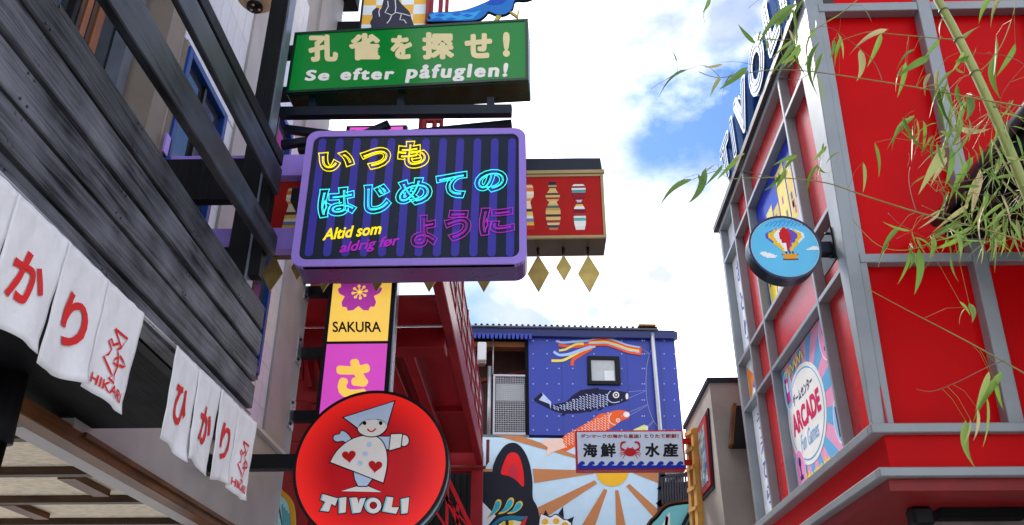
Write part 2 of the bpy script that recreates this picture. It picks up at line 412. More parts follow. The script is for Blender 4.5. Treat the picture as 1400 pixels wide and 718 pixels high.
# white wall tiles
TB = 0
tile_me = {}
def tiles(Y0, Y1, z0, z1, w=.15, h=.30):
    n = max(1, round((Y1 - Y0) / w)); m = max(1, round((z1 - z0) / h)); w = (Y1 - Y0) / n; h = (z1 - z0) / m
    o = mk('tile', boxv(-.004, .004, -w / 2 + .002, w / 2 - .002, -h / 2 + .002, h / 2 - .002), BOXF, white_tile, None); me = o.data; bpy.data.objects.remove(o)
    box('tile_bed', WX, WX + .004, Y0, Y1, z0, z1, grout, H)
    for i in range(n):
        for j in range(m):
            share('tile', me, (WX + .008 + rnd.uniform(-.001, .001), Y0 + w * (i + .5), z0 + h * (j + .5)), H)
tiles(4.72, 5.82, 5.94, 8.0)
tiles(5.64, 5.82, 3.885, 5.93, .18, .2)
tiles(7.285, 7.64, 3.885, 7.0, .18, .2)
tiles(6.30, 6.36, 3.9, 7.0); tiles(6.40, 7.28, 6.935, 8.7)
tiles(6.36, 7.28, 3.885, 4.24)

# black posts, pergola beams and cross beams, carried by the house
PG = thing('pergola', 'black timber pergola beams on posts with purple cross rails above plank fascia', 'pergola', (-1.78, 4.68, 3.07))
box('post', -1.86, -1.735, 4.60, 4.73, 3.07, 8.5, black_z, PG, .005)
box('post_edge', -1.7345, -1.7205, 4.605, 4.72, 3.07, 8.5, steel_blue, PG)
box('post', -1.86, -1.735, 1.0, 1.13, 3.07, 5.2, black_z, PG)
def long_beam(lo, hi, xo, xi, m, name='beam', y0=.6):
    (a, b), (c, d) = lo, hi
    p = [atX(*q, xo) for q in (a, b, c, d)]
    def ext(p0, p1): return p0 + (p1 - p0) * ((y0 - p0.y) / (p1.y - p0.y))
    A0 = ext(p[0], p[1]); C0 = ext(p[2], p[3]); C0.y = A0.y; ye = p[1].y
    B = p[0] + (p[1] - p[0]) * ((ye - p[0].y) / (p[1].y - p[0].y)); D = p[2] + (p[3] - p[2]) * ((ye - p[2].y) / (p[3].y - p[2].y))
    o = lambda v, x: (x, v.y, v.z)
    q = hexa(name, [o(A0, xo), o(B, xo), o(D, xo), o(C0, xo)], [o(A0, xi), o(B, xi), o(D, xi), o(C0, xi)], m, PG)
    bm = bmesh.new(); bm.from_mesh(q.data); bmesh.ops.recalc_face_normals(bm, faces=bm.faces); bm.to_mesh(q.data); bm.free()
    bevel(q, .006)
    return q
long_beam(((148, 0), (376, 352)), ((196, 0), (377, 318)), -1.60, -1.65, black_y)
long_beam(((243, 0), (381, 268)), ((270, 0), (386, 232)), -1.60, -1.635, black_y)
long_beam(((273, 0), (386, 228)), ((286, 0), (390, 215)), -1.615, -1.66, black_z)
box('spacer', -1.72, -1.651, 4.61, 4.69, 3.95, 4.75, black_z, PG)
for (y0, y1) in ((217, 272), (338, 392)):
    z1 = atY(300, y0, 4.74).z; z0 = atY(300, y1, 4.74).z
    box('cross_beam', -2.495, -1.862, 4.74, 4.82, z0, z1, black_z, PG)
for (y0, y1) in ((211, 240), (311, 341)):
    z1 = atY(400, y0, 4.83).z; z0 = atY(400, y1, 4.83).z
    box('rail', -2.464, -1.30, 4.83, 4.91, z0, z1, purple, PG, .004)
    box('bracket', -2.464, -2.45, 4.70, 4.78, z1 - .05, z1 + .10, purple, PG)
    box('mount', -2.499, -2.465, 4.74, 4.93, z0, z1, black_z, PG)

# lamp post at the entrance
lp = thing('entrance_post', 'black round post with flared cap under the beige ceiling', 'post', (-3.2, 3.75, 0))
pc = atZ(-5, 590, 2.75)
lp.location = (pc.x, pc.y, 0)
tube('shaft', [(pc.x, pc.y, 0), (pc.x, pc.y, 2.70)], .058, black_z, lp, 16)
tube('cap', [(pc.x, pc.y, 2.70), (pc.x, pc.y, 2.80), (pc.x, pc.y, 3.06)], .082, black_z, lp, 16, .07)

# ================================================================== noren curtains
rod = tube('curtain_rod', [(-1.585, -.5, 3.02), (-1.585, 3.0, 3.03), (-1.585, 4.75, 3.07)], .008, M('steel_rod', (.5, .52, .55), .3, .8))
tag(rod, 'thin steel curtain rod along the bottom edge of the plank fascia', 'rod')
def noren(Y0, Y1, ztop, label, words, seed, drop=.42):
    rr = random.Random(seed)
    root = thing('noren_curtain', label, 'curtain', (-1.58, (Y0 + Y1) / 2, ztop - drop), 'split curtains hung below the plank fascia')
    n = 4; w = (Y1 - Y0) / n
    ph = [rr.uniform(0, 6) for _ in range(n)]
    def disp(i, s, t):         # s along the panel, t down
        x = -1.570 + .008 * math.sin(ph[i] + s * 4 + t * 1.3) * (.2 + t) + .006 * math.sin(ph[i] * 2 + s * 9 + t * 2) * t * t
        x += .0016 * math.sin(s * 16 + t * 7 + ph[i]) * (1 - .6 * t) + .0010 * math.sin((s * 1.3 - t) * 19 + ph[i])
        return x
    for i in range(n):
        a = Y0 + i * w
        NS, NT = 20, 18; vs, fs = [], []
        gap = .010
        def pos(s, t):
            narrow = gap * min(1, max(0, (t - .12) * 2))
            y = a + narrow + (w - 2 * narrow) * s + .012 * t * t * math.sin(ph[i] + 1)
            dz = drop * t * (1 + .035 * math.sin(ph[i] * 3 + s * 3)) + .02 * t * (s - .5) * math.sin(ph[i] * 5)
            curl = 0
            if t > .9: curl = .10 * (t - .9) * max(0, s - .7) * 3
            return Vector((disp(i, s, t) + curl, y, ztop + .017 * (y - 3.0) + .012 - dz))
        for k in range(NT + 1):
            for j in range(NS + 1): vs.append(pos(j / NS, k / NT))
        for k in range(NT):
            for j in range(NS):
                q = k * (NS + 1) + j; fs.append((q, q + NS + 1, q + NS + 2, q + 1))
        p = mk('cloth_panel', vs, fs, cloth, root, True)
        md = p.modifiers.new('thickness', 'SOLIDIFY'); md.thickness = .003; md.offset = -1
        if i < 3:
            g = glyph(words[i], .028); s0, s1, t0, t1 = .22, .78, .34, .76
            items = [(g, s0, s1, t0, t1)]
        else:
            items = [(glyph('HIKARI', .014), .14, .88, .835, .925)]
        for (vs_, fs_, lo, hi), s0, s1, t0, t1 in items:
            bm = bmesh.new(); bv = [bm.verts.new(v) for v in vs_]
            for f in fs_:
                try: bm.faces.new([bv[q] for q in f])
                except ValueError: pass
            bmesh.ops.triangulate(bm, faces=bm.faces); bmesh.ops.subdivide_edges(bm, edges=bm.edges[:], cuts=1)
            bm.verts.index_update()
            vv = []
            for v in bm.verts:
                s = s0 + (s1 - s0) * (v.co.x - lo[0]) / (hi[0] - lo[0]); t = t1 + (t0 - t1) * (v.co.y - lo[1]) / (hi[1] - lo[1])
                vv.append(pos(s, t) + Vector((.0045 + .001 * (v.co.z - lo[2]) / (hi[2] - lo[2]), 0, 0)))
            stuff(mk('lettering', vv, [tuple(x.index for x in f.verts) for f in bm.faces], red_ink, p)) if i == 3 else mk('lettering', vv, [tuple(x.index for x in f.verts) for f in bm.faces], red_ink, p); bm.free()
        if i == 3:
            lines = [[(.38, .30), (.70, .30), (.60, .42), (.38, .30)], [(.52, .40), (.42, .45), (.36, .41), (.30, .44), (.40, .50), (.36, .56), (.28, .60), (.44, .68), (.52, .72), (.46, .755), (.58, .775), (.56, .70), (.60, .60), (.56, .50), (.52, .46), (.60, .42)],
                     [(.60, .50), (.70, .52), (.78, .55), (.70, .58), (.62, .585)], [(.52, .55), (.58, .53), (.58, .60), (.50, .60), (.52, .55)]]
            vv, ff = [], []
            for ln in lines:
                o = band(ln, .028)
                m_ = len(ln)
                b = len(vv); vv += [pos(s, .06 + t * .98) + Vector((.005, 0, 0)) for s, t in o]
                for q in range(m_ - 1): ff.append((b + q, b + q + 1, b + 2 * m_ - 2 - q, b + 2 * m_ - 1 - q))
            mk('emblem_print', vv, ff, red_ink, p)
    return root
noren(1.90, 3.145, 3.018, 'white split curtain with red lettering hanging before the black soffit and entrance post', 'ひかり', 3, .42)
noren(3.50, 4.715, 3.018, 'white split curtain with red lettering at the fascia end before the grey wall', 'ひかり', 8, .43)

# ================================================================== paper lantern
lc = atY(352, -10, 4.9)
ln = thing('paper_lantern', 'tan ribbed paper lantern with black base hanging beside black post', 'lantern', lc)
prof = []; RL, HL = .165, .14
vs, fs = [], []
NL, KL = 28, 40
for i in range(NL + 1):
    a = -1.25 + 2.5 * i / NL; r = RL * math.cos(a) * (1 - .018 * (i % 2)); z = HL * math.sin(a) * 1.05
    vs += [(lc.x + r * math.cos(2 * math.pi * k / KL), lc.y + r * math.sin(2 * math.pi * k / KL), lc.z + z) for k in range(KL)]
for i in range(NL):
    for k in range(KL): fs.append((i * KL + k, i * KL + (k + 1) % KL, (i + 1) * KL + (k + 1) % KL, (i + 1) * KL + k))
mk('shade', vs, fs, M('tan_paper', (.55, .38, .22), .8, var=.1), ln)
base = tube('base', [(lc.x, lc.y, lc.z - HL - .02), (lc.x, lc.y, lc.z - HL + .03)], .062, black_metal, ln, 20)
for k in range(3):
    a = k * 2.1 + .5
    tube('bulb', [(lc.x + .036 * math.cos(a), lc.y + .036 * math.sin(a), lc.z - HL - .026), (lc.x + .036 * math.cos(a), lc.y + .036 * math.sin(a), lc.z - HL - .019)], .011, M('amber_bulb', (.8, .4, .15), .3), ln, 10)
tube('cord', [(lc.x, lc.y, lc.z + HL - .02), (lc.x, lc.y, 7.6)], .006, black, ln, 6)
box('hook_arm', -2.5, lc.x + .05, lc.y - .02, lc.y + .02, 7.6, 7.64, black, ln)

# ================================================================== green light box
z3 = (370, 0, 3.778)
a0 = atY(402, 40, 4.80); b0 = atY(723, 30, 4.70)
yaw = math.degrees(math.atan2(b0.y - a0.y, b0.x - a0.x))
pg = PL((a0.x, a0.y, 5.5), yaw)
GS = thing('green_light_box_sign', 'green light box sign with cream characters and white lettering on a black bracket', 'sign', pg.P(.85, .1, -.1))
green = M('green_acrylic', srgb(10, 112, 42), .14, var=.08, nscale=2, spec=.25, emit=.16)
green_edge = M('dark_green_frame', srgb(10, 50, 34), .25)
tl, tr = pg.uv(403, 41), pg.uv(722, 31); bl, br = pg.uv(393, 121), pg.uv(723, 117)
u0, u1, v0, v1 = (tl[0] + bl[0]) / 2, (tr[0] + br[0]) / 2, (bl[1] + br[1]) / 2, (tl[1] + tr[1]) / 2
prism('housing', pg, [(u0, v0), (u1, v0), (u1, v1), (u0, v1)], -.24, .23, green_edge, GS, .008)
prism('face', pg, [(u0 + .02, v0 + .02), (u1 - .02, v0 + .02), (u1 - .02, v1 - .02), (u0 + .02, v1 - .02)], -.02, .022, green, GS)
for q in ([(u0, v0), (u1, v0), (u1, v0 + .02), (u0, v0 + .02)], [(u0, v1 - .02), (u1, v1 - .02), (u1, v1), (u0, v1)], [(u0, v0 + .02), (u0 + .02, v0 + .02), (u0 + .02, v1 - .02), (u0, v1 - .02)], [(u1 - .02, v0 + .02), (u1, v0 + .02), (u1, v1 - .02), (u1 - .02, v1 - .02)]):
    prism('frame', pg, q, -.009, .018, green_edge, GS)
cream = SP(240, 222, 168)
for ch, b in (('孔', (196, 182, 350, 322)), ('雀', (405, 174, 568, 315)), ('を', (620, 184, 733, 309)), ('探', (783, 169, 950, 310)), ('せ', (1002, 174, 1146, 305)), ('!', (1200, 168, 1236, 297))):
    tbox('lettering', ch, pg, b, cream, GS, z3, bold=.055, off=.002, t=.004)
for wd, q in (('Se', [(176, 421), (303, 419), (181, 364)]), ('efter', [(360, 418), (640, 414), (363, 355)]), ('påfuglen!', [(694, 431), (1229, 421), (699, 338)])):
    txt('lettering', wd, pg, q, SP(245, 240, 232), GS, .045, .004, .002, .10, z=z3, space=1.22)
# carrying bracket
dk = navy_metal
def pbar(pl, a, b, w, off, t, m, par, z=None, name='bar'):
    p = pl.pts([a, b], z); return prism(name, pl, band(p, w), off, t, m, par)
pbar(pg, (30, 545), (1240, 532), .075, -.12, .06, dk, GS, z3)
pbar(pg, (35, 590), (420, 640), .05, -.20, .05, dk, GS, z3)
pbar(pg, (420, 642), (1235, 560), .045, -.20, .05, dk, GS, z3)
pbar(pg, (420, 648), (590, 575), .05, -.17, .045, dk, GS, z3)
pbar(pg, (30, 700), (420, 645), .05, -.14, .05, dk, GS, z3)
for x in (200, 660, 1130):
    pbar(pg, (x, 470), (x, 535), .05, -.115, .05, dk, GS, z3, 'foot')
for y in (200, 415):
    p = pg.uv(370 + 45 / 3.778, y / 3.778); prism('mount_arm', pg, [(p[0] - .16, p[1] - .04), (u0 + .001, p[1] - .04), (u0 + .001, p[1] + .04), (p[0] - .16, p[1] + .04)], -.2, .08, dk, GS)

# peacock cut-out standing on the green box
z7 = (480, 0, 5.385)
pk = PL(pg.P(0, 0, -.06), yaw)
PK = thing('peacock_board', 'blue cut-out peacock board with long tail standing on the green sign', 'sign', pk.P(1.5, v1))
out = closed([(562, 172), (590, 152), (572, 128), (600, 110), (740, 104), (850, 88), (960, 48), (1060, 0), (1120, -60), (1150, -140), (1160, -200), (1200, -235), (1250, -225), (1275, -190), (1335, -175), (1270, -160), (1245, -110), (1235, -50), (1330, -15), (1335, 0), (1280, 16), (1207, 18), (1190, 72), (1160, 106), (1115, 124), (1060, 118), (1012, 100), (985, 130), (915, 165), (700, 172)], 3)
pp = pk.pts(out, z7)
prism('outline', pk, grow(pp, .006), 0, .02, black, PK)
prism('body', pk, pp, .0201, .003, SP(38, 120, 205), PK)
prism('wing', pk, pk.pts(closed([(1000, 40), (1070, -20), (1130, -60), (1160, -10), (1120, 40), (1050, 52)], 4), z7), .0231, .002, SP(30, 84, 190), PK)
prism('tail_patch', pk, pk.pts([(600, 160), (585, 130), (620, 116), (760, 112), (900, 110), (960, 95), (900, 155), (760, 168)], z7), .0231, .0015, SP(60, 172, 236), PK)
for cx, cy in ((660, 130), (640, 158), (740, 158), (780, 122), (860, 132)):
    prism('tail_spot', pk, pk.pts([(cx - 40, cy), (cx, cy - 13), (cx + 40, cy), (cx, cy + 13)], z7), .0246, .0015, SP(40, 110, 220), PK)
yl = SP(196, 180, 76)
for q in ([(1075, 122), (1112, 122), (1080, 164), (1052, 164)], [(1160, 98), (1180, 95), (1222, 122), (1246, 45), (1228, 146)]):
    prism('foot', pk, pk.pts(q, z7), .0, .02, yl, PK)

# ================================================================== purple neon sign
z4 = (370, 160, 2.873)
pp_ = PL((-.8, 4.55, 4.2), 0)
PS = thing('purple_neon_sign', 'purple rounded box sign with striped slate face and yellow and cyan neon characters', 'sign', (-.8, 4.7, 3.8))
c = [pp_.uv(*p) for p in ((420, 178), (721, 179), (718, 366), (404, 361))]
u0, u1, v0, v1 = (c[0][0] + c[3][0]) / 2 - .01, (c[1][0] + c[2][0]) / 2, (c[2][1] + c[3][1]) / 2, (c[0][1] + c[1][1]) / 2
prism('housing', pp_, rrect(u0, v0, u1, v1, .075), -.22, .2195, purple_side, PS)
outer = rrect(u0, v0, u1, v1, .075, 8); inner = rrect(u0 + .045, v0 + .045, u1 - .045, v1 - .045, .05, 8)
n = len(outer)
vs = [pp_.P(*p, -.03) for p in outer] + [pp_.P(*p, .012) for p in outer] + [pp_.P(*p, .012) for p in inner] + [pp_.P(*p, -.03) for p in inner]
mk('rim', vs, [(a * n + i, a * n + (i + 1) % n, ((a + 1) % 4) * n + (i + 1) % n, ((a + 1) % 4) * n + i) for a in range(4) for i in range(n)], purple, PS)
prism('face', pp_, rrect(u0 + .044, v0 + .044, u1 - .044, v1 - .044, .05), -.01, .012, slate, PS)
prism('inner_edge', pp_, rrect(u0 + .044, v0 + .044, u1 - .044, v1 - .044, .05), -.011, .0125, black, PS) if False else None
stripe = SP(66, 58, 160, .3)
tops = [205 + 67.6 * i for i in range(12)]; bots = [150 + 71.8 * i for i in range(12)]
for a, b in zip(tops, bots):
    p = pp_.uv(370 + a / 2.873, 160 + 97 / 2.873); q = pp_.uv(370 + b / 2.873, 160 + 535 / 2.873); w = .0245
    d = (Vector(p) - Vector(q)).normalized(); nn = Vector((-d.y, d.x)) * w; o = []
    for cc_, s in ((Vector(p), 1), (Vector(q), -1)):
        for k in range(7):
            an = math.pi * k / 6
            o.append(tuple(cc_ + (-nn * math.cos(an) + d * w * math.sin(an)) * s))
    prism('stripe', pp_, o, .002, .0015, stripe, PS)
neon = {'y': M('neon_yellow_tube', srgb(244, 222, 10), .3, emit=.45), 'c': M('neon_cyan_tube', srgb(60, 220, 226), .3, emit=.45), 'p': M('neon_violet_tube', srgb(160, 40, 170), .3, emit=.25)}
for ch, b, k in (('い', (187, 133, 333, 222), 'y'), ('つ', (350, 120, 475, 215), 'y'), ('も', (498, 92, 625, 212), 'y'),
                 ('は', (185, 275, 342, 402), 'c'), ('じ', (365, 262, 478, 388), 'c'), ('め', (490, 237, 638, 358), 'c'), ('て', (648, 217, 775, 333), 'c'), ('の', (800, 205, 932, 306), 'c'),
                 ('よ', (550, 385, 657, 520), 'p'), ('う', (680, 362, 790, 497), 'p'), ('に', (818, 350, 960, 472), 'p')):
    tilt = .10 * (b[2] - b[0])
    x0, y0, x1, y1 = b
    q = [(x0, y1), (x1, y1 - tilt), (x0, y0 + tilt * .8)]
    txt('neon_letter', ch, pp_, q, neon[k], PS, .012, .008, .004, 0, .07, z=z4)
    d = 15
    txt('neon_letter', ch, pp_, [(x0 + d, y1 - d), (x1 - d, y1 - tilt - d), (x0 + d, y0 + tilt * .8 + d)], neon[k], PS, .010, .008, .004, 0, -.022, z=z4)
txt('lettering', 'Altid som', pp_, [(205, 488), (438, 462), (203, 442)], SP(240, 216, 20, .4, .3), PS, .028, .004, .004, .35, z=z4)
txt('lettering', 'aldrig før', pp_, [(272, 548), (510, 516), (270, 496)], SP(160, 36, 170, .4, .2), PS, .024, .004, .004, .35, z=z4)
for u in (u0 + .15, u1 - .3):
    prism('hanger', pp_, [(u, v0 + .4), (u + .08, v0 + .4), (u + .08, v1 - .1), (u, v1 - .1)], -.38, .158, purple, PS)
prism('hanger', pp_, [(u0 + .02, v1 - .45), (u0 + .3, v1 - .45), (u0 + .3, v1 - .36), (u0 + .02, v1 - .36)], -.279, .058, purple, PS)

# ================================================================== red doll box beam
KY = 5.4
pk2 = PL((0, KY, 4.6), 0)
KB = thing('red_doll_sign', 'long red box sign with striped wooden doll pictures, brown underside and dark roof', 'sign', (-.9, KY + .15, 4.6))
x1_ = atY(827, 290, KY).x; zt = atY(780, 240, KY).z; zb = atY(780, 327, KY).z
gilt = M('gilt_frame', srgb(170, 146, 96), .4, .2)
kr = M('doll_sign_red', srgb(178, 26, 18), .4, var=.08, spec=.15)
KL_ = atY(366, 280, KY).x
box('box', KL_, x1_, KY, KY + .26, zb, zt, M('brown_box_underside', (.09, .05, .025), .5, var=.3), KB)
KZ = 4.6
box('panel', KL_, x1_ - .021, KY - .012, KY - .001, zb + .021, zt - .021, kr, KB)
box('frame', KL_, x1_, KY - .02, KY - .001, zt - .02, zt, gilt, KB); box('frame', KL_, x1_, KY - .02, KY - .001, zb, zb + .02, gilt, KB)
box('frame', x1_ - .02, x1_, KY - .02, KY - .001, zb + .021, zt - .021, gilt, KB)
hexa('roof', [(KL_, KY - .005, zt + .001), (x1_, KY - .005, zt + .001), (x1_, KY + .27, zt + .001), (KL_, KY + .27, zt + .001)],
     [(KL_, KY + .02, zt + .19), (x1_ - .01, KY + .02, zt + .165), (x1_, KY + .27, zt + .22), (KL_, KY + .27, zt + .25)], navy_metal, KB)
hexa('roof_edge', [(KL_, KY - .03, zt + .002), (x1_ + .01, KY - .03, zt + .002), (x1_ + .01, KY - .006, zt + .002), (KL_, KY - .006, zt + .002)],
     [(KL_, KY - .03, zt + .03), (x1_ + .01, KY - .03, zt + .03), (x1_ + .01, KY - .006, zt + .03), (KL_, KY - .006, zt + .03)], gilt, KB)
dolls = [
    ([(.0, .07, (40, 34, 48), .55), (.07, .11, (196, 150, 96), .62), (.11, .14, (60, 90, 80), .5), (.14, .19, (230, 190, 120), .45), (.19, .24, (226, 180, 110), .7), (.24, .28, (50, 44, 50), .95), (.28, .33, (226, 180, 110), 1), (.33, .37, (150, 60, 40), 1), (.37, .41, (226, 180, 110), .8), (.41, .46, (236, 196, 130), .5), (.46, .5, (226, 180, 110), .75), (.5, .55, (70, 110, 100), .8), (.55, .6, (190, 160, 90), 1), (.6, .68, (232, 186, 110), 1.05), (.68, .73, (60, 50, 60), 1.05), (.73, .8, (232, 190, 120), 1.0), (.8, .85, (150, 60, 50), .95), (.85, .9, (236, 200, 140), .85), (.9, .95, (60, 60, 70), .75), (.95, 1, (200, 120, 80), .6)]),
    ([(.0, .06, (150, 30, 34), .45), (.06, .1, (240, 230, 214), .8), (.1, .14, (140, 40, 60), 1.0), (.14, .18, (236, 232, 224), 1.0), (.18, .24, (80, 160, 150), .95), (.24, .33, (150, 24, 40), 1.0), (.33, .39, (140, 20, 36), .75), (.39, .44, (230, 190, 190), .3), (.44, .48, (60, 60, 110), .35), (.48, .52, (236, 196, 60), .5), (.52, .58, (244, 236, 226), .7), (.58, .66, (120, 20, 40), .85), (.66, .72, (180, 40, 50), .85), (.72, .76, (240, 236, 226), .85), (.76, .82, (90, 180, 170), .85), (.82, .93, (244, 240, 232), .8), (.93, 1, (240, 232, 220), .65)]),
    ([(.0, .06, (150, 40, 40), .6), (.06, .12, (240, 200, 150), .9), (.12, .2, (236, 120, 60), 1.0), (.2, .26, (248, 238, 220), 1), (.26, .34, (240, 224, 190), 1), (.34, .4, (230, 160, 80), .7), (.4, .46, (248, 230, 200), .5), (.46, .56, (244, 226, 190), .65), (.56, .62, (70, 60, 60), .75), (.62, .70, (240, 200, 90), .85), (.70, .76, (250, 240, 220), .9), (.76, .83, (120, 140, 170), .95), (.83, .9, (240, 190, 70), 1.0), (.9, 1, (190, 40, 30), 1.05)])]
ptop, pbot = atY(756, 250, KY).z, atY(756, 316, KY).z
du = atY(792, 285, KY).x - atY(756, 285, KY).x
x0d = atY(756, 285, KY).x
box('bracket', -1.62, -1.5, 4.911, KY + .02, zb + .05, zb + .15, black_metal, KB); box('bracket', -1.62, -1.5, 4.911, KY + .02, zt - .08, zt - .02, black_metal, KB)
for i in range(-10, 2):
    d = dolls[i % 2 if i > -10 else 2]
    if i == -1: d = dolls[2]
    cx = x0d + du * i; h = ptop - pbot
    for k, (t0, t1, rgb, w) in enumerate(d):
        wm = w * du * .27; wp = d[k - 1][3] * du * .27 if k else wm * .55; wx = d[k + 1][3] * du * .27 if k < len(d) - 1 else wm * .9
        wa, wb = (wm + wp) / 2, (wm + wx) / 2; z_ = lambda t: ptop - h * t - KZ; tm = (t0 + t1) / 2
        prism('doll_stripe', pk2, [(cx - wb, z_(t1)), (cx + wb, z_(t1)), (cx + wm, z_(tm)), (cx + wa, z_(t0)), (cx - wa, z_(t0)), (cx - wm, z_(tm))], .0125, .002, SP(*rgb), KB)
# gold diamonds hanging under it
dpx = [(805, 374, 27, 15), (771, 366, 19, 10.5), (736, 374, 27, 14.5)]
xs = [805, 771, 736, 700, 662, 625, 588, 552, 517, 480, 445, 408, 373]
nm = ['at the free end', 'second from the free end', 'third from the free end', 'fourth from the free end', 'fifth from the free end', 'sixth from the free end', 'seventh from the free end', 'eighth from the free end', 'ninth from the free end', 'tenth from the free end', 'third from the house wall', 'second from the house wall', 'next to the house wall']
for i, x in enumerate(xs):
    big = i % 2 == 0
    pd = PL((0, KY + .13, 0), rnd.uniform(-6, 6))
    pd.o = Vector((atY(x, 370, KY + .13).x, KY + .13, atY(x, 374 if big else 366, KY + .13).z))
    hh, ww = (.150, .078) if big else (.106, .056)
    dm = thing('gold_diamond', '%s gold metal diamond hanging under the red doll sign, %s' % ('large' if big else 'small', nm[i]), 'ornament', pd.o, 'gold diamonds under the doll sign')
    prism('plate', pd, [(0, -hh), (ww, 0), (0, hh), (-ww, 0)], -.006, .012, gold, dm, .002)
    tube('hook', [pd.P(0, hh - .01), (pd.o.x, pd.o.y, zb - .045)], .003, black_metal, dm, 6)
    tube('eye_bolt', [(pd.o.x, pd.o.y, zb - .05), (pd.o.x, pd.o.y, zb + .002)], .011, black_metal, dm, 8)

# ================================================================== vertical blossom sign
SY = 8.4
ps = PL((-1.85, SY, 5), 0)
VS = thing('vertical_blossom_sign', 'tall vertical light box with pink and yellow panels, blossom picture and black lettering', 'sign', (-1.85, SY + .1, 3.6))
zs = (410, 370, 3.779)
xl, xr = -2.215, -1.485
ztop, zbot = atY(540, 171, SY).z, 3.55
box('housing', xl, xr, SY + .002, SY + .22, zbot, ztop, black_metal, VS)
box('side_trim', xr, xr + .012, SY + .03, SY + .2, zbot, ztop, alu, VS)
pink = M('pink_acrylic', srgb(218, 78, 194), .2, var=.04, emit=.25); yel = M('yellow_acrylic', srgb(248, 202, 88), .2, var=.05, emit=.3)
zc = [atY(490, y, SY).z for y in (468, 472)]
cells = [(zc[0] + .012, zc[0] + .84, yel), (zc[0] - .83, zc[0] - .02, pink), (zc[0] - 1.66, zc[0] - .86, yel), (zc[0] + .87, zc[0] + 1.7, pink), (zc[0] + 1.73, ztop - .03, pink)]
for z0, z1, m in cells:
    if z0 < zbot: z0 = zbot + .03
    box('panel', xl + .045, xr - .045, SY - .006, SY + .001, z0, z1, m, VS)
def petal(cx, cy, ang, L_, w):
    o = [(0, 0), (.25, -.30), (.55, -.50), (.85, -.42), (1.0, -.2), (.90, 0), (1.0, .2), (.85, .42), (.55, .50), (.25, .30)]
    return [(cx + L_ * (p * math.cos(ang) - q * w * math.sin(ang)), cy + L_ * (p * math.sin(ang) + q * w * math.cos(ang))) for p, q in o]
fc = ps.uv(410 + 310 / 3.779, 370 + 113 / 3.779); fr = abs(ps.uv(410 + 425 / 3.779, 400)[0] - fc[0])
for k in range(5):
    prism('petal', ps, petal(fc[0], fc[1], R(90 + 72 * k), fr, .80), .0065 + .0003 * k, .002, M('violet_petal', srgb(204, 70, 186), .3, spec=.2, emit=.12), VS)
for k in range(8):
    a = R(45 * k + 10); e = (fc[0] + fr * .30 * math.cos(a), fc[1] + fr * .30 * math.sin(a))
    prism('stamen', ps, band([fc, e], .014), .009, .002, yel, VS); prism('stamen', ps, ell(e[0], e[1], .018, .018, 10), .0092, .002, yel, VS)
tbox('lettering', 'SAKURA', ps, (170, 265, 420, 320), SP(20, 18, 22), VS, zs, bold=.02, off=.0065, t=.003)
tbox('lettering', 'さ', ps, (190, 458, 366, 662), yel, VS, zs, bold=.07, off=.0065, t=.003)
for py in (400, 484, 570):
    z = atY(420, py, SY + .1).z
    box('arm', -2.465, xl, SY + .05, SY + .15, z - .055, z + .055, black_metal, VS)
    pl_ = box('mount_plate', -2.464, -2.45, SY - .07, SY + .1, z - .15, z + .15, alu, VS)
    for dz in (-.11, .11): tube('bolt', [(-2.452, SY - .03, z + dz), (-2.435, SY - .03, z + dz)], .015, black_metal, VS, 6)

# checkered picture sign higher up
CY = 8.3
pc_ = PL((-1.75, CY, 9.4), 0)
CS = thing('checkered_picture_sign', 'orange and white checkered light box with a dark crouching figure above green sign', 'sign', (-1.75, CY, 9.0))
q = [pc_.uv(*p) for p in ((493, 36), (579, 36), (497, 0))]
cu0, cu1 = q[0][0] + .01, q[1][0] + .02; cv0 = pc_.uv(536, 60)[1]; cv1 = cv0 + 1.75
prism('housing', pc_, [(cu0 - .03, cv0 - .03), (cu1 + .03, cv0 - .03), (cu1 + .03, cv1 + .03), (cu0 - .03, cv1 + .03)], -.2, .199, navy_metal, CS)
chk = [[], []]
cw = (cu1 - cu0) / 5
for i in range(5):
    for j in range(9):
        v = cv0 + j * cw
        if v + cw <= cv1 + .01: chk[(i + j) % 2].append([(cu0 + i * cw, v), (cu0 + (i + 1) * cw, v), (cu0 + (i + 1) * cw, v + cw), (cu0 + i * cw, v + cw)])
for i, k in enumerate(chk):
    for qd in k: prism('check_square', pc_, qd, 0, .003, [SP(240, 184, 74), SP(226, 236, 240)][i], CS)
fig = pc_.pts(closed([(150, 200), (140, 170), (160, 130), (155, 90), (190, 58), (220, 70), (235, 20), (260, -40), (330, -60), (350, 0), (385, 45), (430, 90), (445, 140), (465, 200), (470, 290), (150, 290)], 3), z7)
prism('figure', pc_, fig, .0032, .003, SP(44, 44, 66), CS)
for lnx in ([(270, 10), (275, 50), (250, 95), (300, 115), (330, 95), (380, 105), (435, 120)], [(325, 0), (330, 60), (325, 95)], [(300, 115), (285, 150), (265, 175)], [(370, 110), (360, 150), (390, 150), (408, 175)], [(210, 125), (205, 90), (215, 60)]):
    prism('figure_line', pc_, band(pc_.pts(lnx, z7), .012), .0064, .002, SP(225, 222, 220), CS)
box('arm', -2.465, pc_.o.x + cu0 - .03, CY + .05, CY + .15, 9.35, 9.5, black_metal, CS)
box('arm', -2.465, pc_.o.x + cu0 - .03, CY + .05, CY + .15, 10.0, 10.15, black_metal, CS) if False else None

